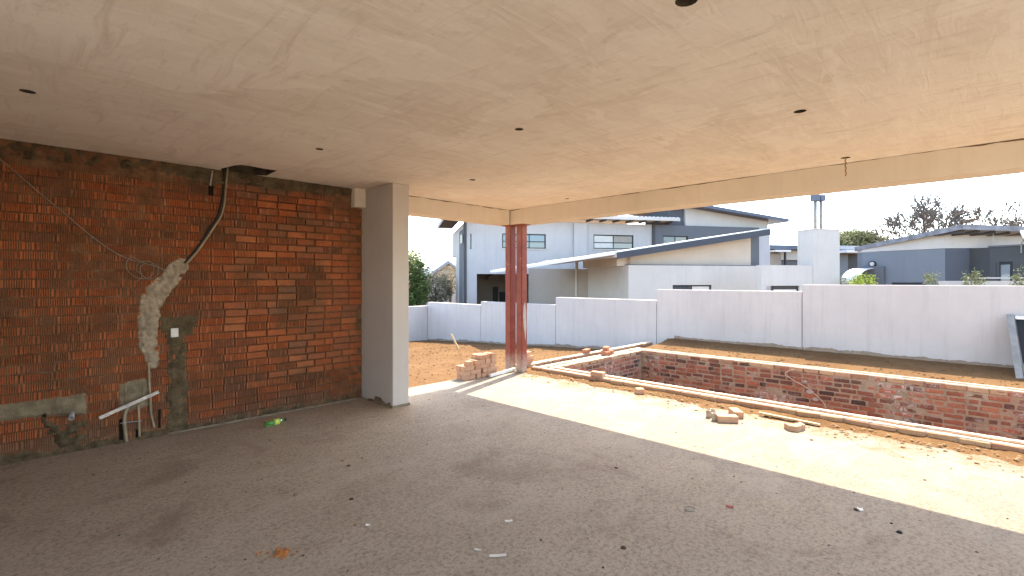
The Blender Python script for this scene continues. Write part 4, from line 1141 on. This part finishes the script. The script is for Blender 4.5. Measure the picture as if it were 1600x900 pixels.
rr = H.box(sq, sr_, -.55, 4.6, (top(sq) + .0, top(sr_) + .0), (top(sq) + .16, top(sr_) + .16)).build('roof', M_FASCIA, h)
# --- mono-pitch wing in front of it
G = Frame(1085, 17.5, 78.5)
g = thing('garage_wing', 'low white house wing with a sloping blue edged roof', 'house', tuple(G.w(0, 0, -1)))
gs0, gs1 = G.s(982), G.s(1190); zt = G.hit(1085, 415)[1]
wg = (G.s(1051), G.s(1112), G.hit(1080, 462)[1], G.hit(1080, 445.3)[1])
wall_holes(G, [(gs0, GR), (gs1, GR), (gs1, zt), (gs0, zt)], [rect(*wg)], 0, .25, M_LGREY, g)
window(G, wg, 0, g, (.5,), (), {(1, 0): M_BLIND}, fw=.05)
# left facet turning back
q0 = G.w(gs0, 0, 0); q1 = at_d(919, 438, 20.0); q2 = q1 + FW * .3; q3 = q0 + FW * .3
zt2 = CAM_H + (HOR - 418.7) / FPX * 20.0
MB().prism([(q0.x, q0.y), (q1.x, q1.y), (q2.x, q2.y), (q3.x, q3.y)], GR, [zt, zt2, zt2, zt]).build('wall', M_LGREY, g)
q4 = at_d(826, 438, 23.4); q5 = q4 + FW * .25; zt3 = CAM_H + (HOR - 419.5) / FPX * 23.4
q1b = q1 + FW * .02; q2b = q2 + FW * .02
# sloping roof: photo edge (854,410) up to (1205,358)
tr = -.35
sa_, za_ = G.hit(964, 394.5, tr); sb2, zb2 = G.hit(1204, 357.5, tr); k = (zb2 - za_) / (sb2 - sa_)
zz = lambda s: za_ + k * (s - sa_)
sl0 = sa_ - 3.6
G.box(sa_, sb2, tr, tr + .05, (zz(sa_) - .22, zz(sb2) - .22), (zz(sa_), zz(sb2))).build('fascia', m_simple('navy fascia', (.045, .052, .066), .55, .1, 3, 0), g)
G.box(sl0, sb2, tr + .052, 4.2, (zz(sl0) - .06, zz(sb2) - .06), (zz(sl0) + .03, zz(sb2) + .03)).build('roof', M_ROOF, g)
a = G.w(sa_, tr + .02, zz(sa_) - .08); b = at_d(856, 411.5, 21.0)
MB().bar(a, b, .06, .17).build('gutter', M_LGREY, g)
mbr = MB(); c = a + G.q * 2.2; d = b + G.q * 1.4
mbr.add([a + UP * .09, b + UP * .09, d + UP * .12, c + UP * .10, a + UP * .06, b + UP * .06, d + UP * .09, c + UP * .07], [(0, 1, 2, 3), (7, 6, 5, 4), (0, 4, 5, 1), (1, 5, 6, 2), (2, 6, 7, 3), (3, 7, 4, 0)]).build('roof', M_ROOF, g)
sg0, sg1 = G.s(964, .3), G.s(1173, .3)
G.box(sg0, sg1, .3, 3.8, zt - .02, (zz(sg0) - .10, zz(sg1) - .10)).build('gable_wall', M_TAN, g)
G.box(gs0, gs1, .002, .3, zt, zt + .03).build('ledge', M_SLATE, g)
G.box(sg1 + .002, G.s(1185, .3), .3, 3.8, zt - .02, zz(sg1) - .12).build('wall_pier', M_SLATE, g)
i0, i1 = q0 + FW * .12 + RT * .1, q1 + FW * .12 + RT * .1
MB().prism([(i0.x, i0.y), (i1.x, i1.y), (i1.x + FW.x * .2, i1.y + FW.y * .2), (i0.x + FW.x * .2, i0.y + FW.y * .2)], 0, [zz(gs0) - .12, zt2 + .1, zt2 + .1, zz(gs0) - .12]).build('gable_wall', M_TAN, g)
p = at_d(901, 438, 20.6); tb_ = CAM_H + (HOR - 406) / FPX * 20.6
MB().box(p.x - .05, p.x + .05, p.y - .05, p.y + .05, GR, tb_).build('roof_post', M_LGREY, g)
# taupe screen wall
tw = thing('screen_wall', 'taupe plastered wall under the low end of the sloping roof', 'wall', tuple(q4))
MB().prism([(q1b.x, q1b.y), (q4.x, q4.y), (q5.x, q5.y), (q2b.x, q2b.y)], GR, [zt2 - .05, zt3, zt3, zt2 - .05]).build('wall_body', M_TANW, tw)
# --- braai chimney and its low wall
C = Frame(1290, 15.0, 78.5)
ch = thing('chimney', 'square white plastered chimney with two steel flues', 'chimney', tuple(C.w(0, 0, -1)))
c0, c1 = C.s(1271), C.s(1312); zc = C.hit(1290, 358.7)[1]; tc = C.t_at(1246, c0)
b = C.box(c0, c1, 0, tc, GR, zc).build('stack', M_LGREY, ch)
C.box(c0 - .015, c1 + .015, -.015, tc + .015, zc + .001, zc + .025).build('cap', M_LGREY, ch)
zf = C.hit(1280, 305, .5)[1]
for k, (pa, pb) in enumerate(((1271.5, 1276.5), (1280.5, 1285))):
    a0, a1 = C.s(pa, .5), C.s(pb, .5)
    m = (a0 + a1) / 2; r = .05
    fl = MB().tube([C.w(m, .5, zc + .02), C.w(m, .5, zf - .12)], r, 10).build('flue', M_STEEL, ch, True)
    C.box(m - .105 + k * .01, m + .078 + k * .01, .40, .60, zf - .19, zf).build('cowl', M_FASCIA, fl)
lw = thing('garden_screen', 'pale plastered low wall joining the wing to the chimney', 'wall', tuple(C.w(c0 - 1, 0, -1)))
l0, l1 = C.s(1190, .02), c0 - .003; zw = C.hit(1230, 414.5)[1]
wl = (C.s(1198), C.s(1250), C.hit(1220, 470)[1], C.hit(1220, 446.5)[1])
wall_holes(C, [(l0, GR), (l1, GR), (l1, zw), (l0, zw)], [rect(*wl)], .02, .22, M_LGREY, lw, 'wall_body')
window(C, (wl[0] + .25, wl[1], wl[2], wl[3]), .02, lw, (), (.8,), {(0, 0): M_BLIND}, fw=.04)
# --- slate blue house on the right
def dz(y, zrel=1.10): return zrel * FPX / (HOR - y)
B = at_d(1476.7, HOR, 17.0); Ap = at_d(1348, HOR, dz(394.3)); Cp = at_d(1545, HOR, 16.85)
rh = thing('house', 'slate blue single storey house with a sloping grey roof on the right', 'house', (B.x, B.y, -1))
zband = CAM_H + 1.10
Bk = B + FW * 7; Ak = Ap + FW * 4; Ck = Cp + FW * 7
def pl(v): return (v.x, v.y)
zr_ = lambda px, py, d: CAM_H + (HOR - py) / FPX * d
inB = B + FW * .3
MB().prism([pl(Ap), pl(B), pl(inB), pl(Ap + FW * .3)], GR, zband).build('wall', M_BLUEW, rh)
MB().prism([pl(B + RT * .002), pl(Cp), pl(Cp + FW * .3), pl(inB + RT * .002)], GR, zband).build('wall', M_BLUED, rh)  # right wall: its shade is put into the darker colour
dA = (Ap - EYE).dot(FW); e = .03
zA, zB, zC = zr_(1348, 388, dA), zr_(1476.7, 363.5, 17.0), zr_(1545, 358.0, 16.85)
MB().prism([pl(Ap + FW * e), pl(B + FW * e), pl(inB), pl(Ap + FW * .3)], zband + .012, [zA, zB, zB, zA]).build('wall_band', M_LGREY, rh)
Dp = at_d(1640, HOR, 16.6)
MB().prism([pl(B + FW * e + RT * .004), pl(Dp + FW * e), pl(Dp + FW * .3), pl(inB + RT * .004)], zband + .012, [zB, zC, zC, zB]).build('wall_band', M_LGREY, rh)
mb = MB().bar(Ap + UP * (zband + .004), B + UP * (zband + .004), .03, .025); mb.bar(B + UP * (zband + .004), Cp + UP * (zband + .004), .03, .025); mb.build('band_joint', M_SLATE, rh)
# darker projecting part at the right edge
E0 = at_d(1546, HOR, 16.2); E1 = at_d(1660, HOR, 14.6)
zE0 = zr_(1546, 386.5, 16.2)
w = (E1 - E0); w.z = 0; Lw = w.length; F2 = Frame(1546, 16.2, 0); F2.p = w.normalized(); F2.q = Vector((-F2.p.y, F2.p.x, 0))
if F2.q.dot(FW) < 0: F2.q = -F2.q
ep = F2.p * .25
MB().prism([pl(E0 + F2.p * .01 + F2.q * .02), pl(E0 + ep + F2.q * .02), pl(E0 + ep + FW * 1.3), pl(E0 + FW * 1.3 + F2.p * .01)], GR, zE0).build('wall', M_DGREY, rh)
dr = (F2.s(1556), F2.s(1582.5), GR, F2.hit(1570, 409)[1])
wall_holes(F2, [(0, GR), (dr[0], GR), (dr[0], dr[3]), (dr[1], dr[3]), (dr[1], GR), (Lw, GR), (Lw, zE0), (0, zE0)], [], 0, .25, M_DGREY, rh)
window(F2, dr, 0, rh, (), (), {(0, 0): m_glass('pale door glass', (.20, .24, .26))}, fw=.09)
F2.box(-.02, Lw, -.04, .4, zE0 + .002, zE0 + .05).build('parapet_cap', M_SLATE, rh)
# roof: fascia line (1340,389) -> (1503,351) -> (1640,357)
r0 = at_d(1336, 389.5, dA + .3); r1 = at_d(1503, 354.5, 16.3); r2_ = at_d(1650, 359.5, 16.0)
th = .17
def slab(pts, z, name, mat):
    mb = MB(); n = len(pts); mb.add([p for p in pts] + [p + UP * z for p in pts], [tuple(range(n))[::-1], tuple(range(n, 2 * n))] + [(i, (i + 1) % n, n + (i + 1) % n, n + i) for i in range(n)])
    return mb.build(name, mat, rh)
bk = FW * 6 + UP * .25
rs = slab([r0 - UP * .03, r1 - UP * .03, r2_ - UP * .032, r0 + (r2_ - r1) - UP * .03], .1, 'roof', M_ROOFG)
MB().bar(r0, r1, .05, th).build('fascia', M_FASCL, rs); 
rs2 = rs
MB().bar(r1 + RT * .01, r2_, .05, th).build('fascia', M_FASCL, rs2)
for px in (1507, 1530, 1555, 1578, 1602):
    p = at_d(px, 361.5 + (px - 1507) * .02, 16.35); MB().bar(p, p + FW * .75 - RT * .35 - UP * .03, .07, .12).build('rafter', M_SOFF, rs2)
MB().bar(at_d(1552, 360, 16.7) , at_d(1552, 386, 16.7), .03, .03, (1, 0, 0)).build('downpipe', M_LGREY, rh)
# door canopy and round lamp on its left wall
ud = (B - Ap).normalized(); nl = Vector((-ud.y, ud.x, 0)); nl = nl if nl.dot(FW) < 0 else -nl
def wall_hit(px, py, off=0.0):
    d = ray(px, py); o = Ap + nl * off - EYE; k = o.dot(nl) / d.dot(nl); return EYE + d * k
fr = [wall_hit(1346, 416, .12), wall_hit(1381, 416, .12), wall_hit(1381, 460, .12), wall_hit(1346, 460, .12)]
mb = MB(); mb.add([p for p in fr] + [p - nl * .119 for p in fr], [(0, 1, 2, 3), (7, 6, 5, 4), (0, 4, 5, 1), (1, 5, 6, 2), (2, 6, 7, 3), (3, 7, 4, 0)])
mb.build('door_surround', M_SLATE, rh)
a = wall_hit(1372, 420, .14); mb = MB(); n = 10
for i in range(n + 1):
    q = math.pi / 2 * i / n
    for m2 in (0, 1):
        p = a + nl * (1.1 * math.sin(q)) - UP * (.55 * (1 - math.cos(q))) - ud * (.15 if m2 == 0 else .75); mb.v += [tuple(p), tuple(p + UP * .03)]
mb.f = [f for i in range(n) for f in ((4 * i, 4 * i + 4, 4 * i + 6, 4 * i + 2), (4 * i + 1, 4 * i + 3, 4 * i + 7, 4 * i + 5), (4 * i, 4 * i + 1, 4 * i + 5, 4 * i + 4), (4 * i + 2, 4 * i + 6, 4 * i + 7, 4 * i + 3))]
mb.build('door_canopy', M_ROOF, rh, True)
c = wall_hit(1364, 412.5, .03)
lathe([(0, .12), (.07, .12)], c, nl, 18).build('lamp_ring', M_FRAME, rh); lathe([(.06, .085), (.10, .07)], c, nl, 18).build('lamp_lens', M_LGREY, rh)
a, b = wall_hit(1394, 443.5, .01), wall_hit(1445, 443.5, .01)
MB().bar(a, b, .03, .10).build('window', M_FRAME, rh)
# satellite dish at the right edge, standing off the projecting part
t = thing('satellite_dish', 'round white satellite dish above the dark wall at the right edge', 'dish', tuple(at_d(1602, 384, 15.3)))
c = at_d(1603, 372, 15.3); ax_ = (-FW * .8 + RT * .35 + UP * .45).normalized()
lathe([(.0, .02), (.01, .12), (.035, .21), (.06, .27), (.066, .27), (.03, .15)], c - ax_ * .03, ax_, 22).build('reflector', M_WPLA, t, True)
MB().tube([c - ax_ * .03, c - ax_ * .12 - UP * .1, c - ax_ * .12 - UP * .4], .02, 6).build('mast', M_STEEL, t)
MB().tube([c - UP * .2 + ax_ * .03, c + ax_ * .3 - UP * .06], .012, 6).build('feed_arm', M_STEEL, t)
# --- far low houses between the wing and the slate house
K = Frame(1225, 30.0, 80)
k1 = thing('house', 'low pale roofed house far between the wing and the chimney', 'house', tuple(K.w(0, 0, -1)))
K.box(K.s(1195), K.s(1262), .4, 5, GR, K.hit(1230, 391, .4)[1]).build('wall', M_SLATE, k1)
K.box(K.s(1195), K.s(1215), -.3, .39, GR, K.hit(1205, 396, -.3)[1]).build('wall', M_TANW, k1)
K.box(K.s(1222), K.s(1262), .2, .39, K.hit(1230, 406, .2)[1], K.hit(1230, 391, .2)[1]).build('wall_band', M_LGREY, k1)
K.box(K.s(1190), K.s(1266), -.5, 6, K.hit(1230, 389.5, -.5)[1], K.hit(1230, 384.0, -.5)[1]).build('fascia', M_FASCIA, k1)
K.box(K.s(1188), K.s(1266), -.45, 6, K.hit(1230, 383.8, -.45)[1], K.hit(1230, 382.5, -.45)[1]).build('roof', M_ROOF, k1)
K.box(K.s(1195), K.s(1219), -.9, -.32, K.hit(1205, 393.2, -.9)[1], K.hit(1205, 390.2, -.9)[1]).build('porch_roof', M_ROOF, k1)
K.box(K.s(1215.5), K.s(1217.5), -.6, -.5, GR, K.hit(1216, 394, -.6)[1]).build('porch_post', M_FRAME, k1)
k2 = thing('house', 'dark walled house with a pale roof behind the chimney, partly hidden', 'house', tuple(K.w(6, 0, -1)))
K.box(K.s(1308), K.s(1325, .3), .3, 4, GR, K.hit(1315, 397, .3)[1]).build('wall', M_BLUEW, k2)
K.box(K.s(1325, .3) + .02, K.s(1372), .6, 4, GR, K.hit(1340, 395, .6)[1]).build('wall', M_DGREY, k2)
K.box(K.s(1306), K.s(1352), -.8, 5, K.hit(1330, 394.5, -.8)[1], K.hit(1330, 390.5, -.8)[1]).build('porch_roof', M_ROOF, k2)
K.box(K.s(1306), K.s(1350), -.2, 5, K.hit(1330, 390, -.2)[1], K.hit(1330, 384.0, -.2)[1]).build('roof', M_ROOFG, k2)
# --- gabled house far left
N = Frame(690, 46.0, 70)
n1 = thing('house', 'far gabled house peeping out between the shrubs and the white house', 'house', tuple(N.w(0, 0, -1)))
na, nb_, nc = N.s(664), N.s(700), N.s(738); za, zb3 = N.hit(666, 437)[1], N.hit(700, 412)[1]
w = N.w
mb = MB(); mb.add([w(na, .3, -1.5), w(nc, .3, -1.5), w(nc, .3, za), w(nb_, .3, zb3), w(na, .3, za), w(na, 7, -1.5), w(nc, 7, -1.5), w(nc, 7, za), w(nb_, 7, zb3), w(na, 7, za)],
    [(0, 1, 2, 3, 4), (9, 8, 7, 6, 5), (0, 4, 9, 5), (1, 6, 7, 2)]); mb.build('wall', M_TAN, n1)
for sgn, sA_ in ((-1, na - .6), (1, nc + .6)):
    zA_ = za - .6 * (zb3 - za) / (nb_ - na); 
    mb = MB(); mb.add([w(sA_, -.2, zA_), w(nb_ - sgn * .0, -.2, zb3), w(nb_, 7.4, zb3), w(sA_, 7.4, zA_), w(sA_, -.2, zA_ + .3), w(nb_, -.2, zb3 + .3), w(nb_, 7.4, zb3 + .3), w(sA_, 7.4, zA_ + .3)],
        [(3, 2, 1, 0), (4, 5, 6, 7), (0, 1, 5, 4), (1, 2, 6, 5), (2, 3, 7, 6), (3, 0, 4, 7)]); mb.build('roof', M_ROOFG, n1)
# low wall strip behind the boundary wall, right
q0 = at_d(1475, HOR, 14.2); q1 = at_d(1660, HOR, 13.8)
MB().prism([pl(q0), pl(q1), pl(q1 + FW * .2), pl(q0 + FW * .2)], GR, zr_(1550, 439.0, 14.1)).build('planter_wall', M_LGREY, None, label='low pale wall just behind the boundary wall in front of the slate house', cat='wall')
MB().bar(at_d(1530, 434.5, 13.9), at_d(1660, 434.0, 13.6), .03, .04).build('hand_rail', M_LGREY, None, label='thin pale rail above the low wall at the right', cat='rail')

# ------------------------------------------------------------------ trees and shrubs
def leaves(mb, c, rad, n, size, rr, shape=None, clump=14):
    """n leaf quads in clumps filling an uneven crown."""
    per = clump; m = max(1, n // per)
    for i in range(m):
        while True:
            v = Vector((rr.uniform(-1, 1), rr.uniform(-1, 1), rr.uniform(-1, 1)))
            if .25 < v.length <= 1: break
        v = v.normalized() * (v.length ** .55) * (.78 + .38 * fbm(v.x * 2.2, v.y * 2.2, v.z * 2.2 + rad[0], 3) * 1.6)
        if shape: v = shape(v)
        p = Vector((c[0] + v.x * rad[0], c[1] + v.y * rad[1], c[2] + v.z * rad[2])); cs = size * rr.uniform(1.4, 3.0)
        for k in range(per):
            q = p + Vector((rr.gauss(0, 1), rr.gauss(0, 1), rr.gauss(0, 1))) * cs * .6
            d = Vector((rr.gauss(0, 1), rr.gauss(0, 1), rr.gauss(0, 1) + .3)).normalized(); e = d.orthogonal().normalized() * size * rr.uniform(.25, .42); d = d * size * rr.uniform(.6, 1.2)
            o = len(mb.v); mb.v += [tuple(q - d), tuple(q + e), tuple(q + d), tuple(q - e)]; mb.f.append((o, o + 1, o + 2, o + 3))
def tree(name, label, cat, base, h, rad, n, size, mat, seed, shape=None, trunk=.12, group=None):
    rr = random.Random(seed); b = Vector(base); t = thing(name, label, cat, tuple(b), group)
    top = b + UP * h; cc = b + UP * (h - rad[2])
    tr = MB(); pts = [b + UP * (h * .75 * i / 6) + Vector((nz(i, seed) * .1, nz(i, seed + 5) * .1, 0)) * h * .15 for i in range(7)]
    tr.tube(pts, [trunk * (1 - .8 * i / 6) for i in range(7)], 7)
    for k in range(7):
        s = pts[2 + k % 4]; a = rr.uniform(0, 6.28); e = cc + Vector((math.cos(a) * rad[0] * .7, math.sin(a) * rad[1] * .7, rr.uniform(-.3, .7) * rad[2])); tr.tube([s, s.lerp(e, .5) + UP * .1, e], [trunk * .4, trunk * .25, trunk * .08], 5)
    tr.build('trunk', M_TRUNK, t, True)
    mb = MB(); leaves(mb, cc, rad, n, size, rr, shape); mb.build('crown', mat, t)
    return t
gz0 = -.9
def spot(px, d): p = at_d(px, HOR, d); p.z = gz0; return p
hh = lambda py, d: CAM_H + (HOR - py) / FPX * d - gz0
tree('garden_tree', 'bushy bright green tree beyond the left garden wall', 'tree', spot(634, 25), hh(380, 25), (1.4, 1.4, 2.2), 15000, .095, M_LEAF1, 3, None, .1)
tree('garden_shrub', 'rounded grey green shrub in front of the far gabled house', 'shrub', spot(681, 27), hh(422, 27), (1.15, 1.15, 1.1), 5200, .07, M_LEAF2, 8, None, .08)
tree('garden_tree', 'sparse brownish dry tree between the shrub and the white house', 'tree', spot(704, 33), hh(412, 33), (1.25, 1.25, 1.0), 2600, .07, M_LEAF3, 14, None, .09)
tree('garden_tree', 'olive coloured tree top showing above the far roofs by the chimney', 'tree', spot(1338, 40), hh(360, 40), (2.4, 2.4, 1.6), 22000, .17, M_LEAF5, 21, None, .15)
tree('garden_shrub', 'bright lime green shrub behind the wall below the door canopy', 'shrub', spot(1348, 14.6), hh(427, 14.6), (.42, .42, .42), 900, .055, M_LEAF4, 31, None, .03)
tree('garden_shrub', 'wispy shrub between the chimney and the lime shrub', 'shrub', spot(1316, 17.5), hh(424, 17.5), (.25, .25, .55), 320, .05, M_LEAF5, 33, None, .02)
for px, py, d, rx, n, sd, lab in [(1455, 422, 13.6, .2, 300, 41, 'small shrub over the wall, leftmost before the slate house'), (1521, 423, 13.4, .26, 420, 43, 'small twin tipped shrub over the wall, middle before the slate house'), (1594, 420, 13.0, .2, 280, 47, 'small shrub over the wall at the right edge of the view')]:
    tree('garden_shrub', lab, 'shrub', spot(px, d), hh(py, d), (rx, rx, .34), n, .042, M_LEAF5, sd, None, .02, 'small shrubs behind the boundary wall')
def bare(label, base, h, seed, spread=1.0, depth=7, lean=(0, 0)):
    rr = random.Random(seed); t = thing('bare_tree', label, 'tree', tuple(base)); tr = MB(); br = MB()
    def grow(p, d, L, r, lv):
        q = p + d * L; mid = p.lerp(q, .5) + Vector((rr.gauss(0, 1), rr.gauss(0, 1), rr.gauss(0, 1))) * L * .06
        (tr if lv < 2 else br).tube([p, mid, q], [r, r * .85, r * .7], 5 if lv < 3 else 4, False)
        if lv >= depth: return
        for k in range(3 if lv in (1, 2, 3) else 2 + (rr.random() < .4)):
            nd = (d + Vector((rr.gauss(0, 1), rr.gauss(0, 1), rr.gauss(0, .6))) * .46 * spread + UP * .1).normalized()
            grow(p.lerp(q, rr.uniform(.55, 1)), nd, L * rr.uniform(.66, .84), max(.026, r * .62), lv + 1)
    for k in range(4):
        a = 6.28 * k / 4 + rr.uniform(-.4, .4); d = Vector((math.cos(a) * .8 * spread + lean[0], math.sin(a) * .8 * spread + lean[1], .95)).normalized(); grow(base + UP * h * .28, d, h * .25, .10, 1)
    tr.tube([base, base + UP * h * .16, base + UP * h * .3], [.22, .17, .14], 8)
    tr.build('trunk', M_TWIG, t); br.build('branches', M_TWIG, t, kind='stuff')
bare('leafless spreading tree rising behind the slate house roof', spot(1478, 34), hh(322, 34) * 1.16, 5, 1.02)
bare('leafless twiggy tree top at the right edge behind the roof', spot(1625, 36), hh(340, 36) * 1.08, 9, .8, 6)
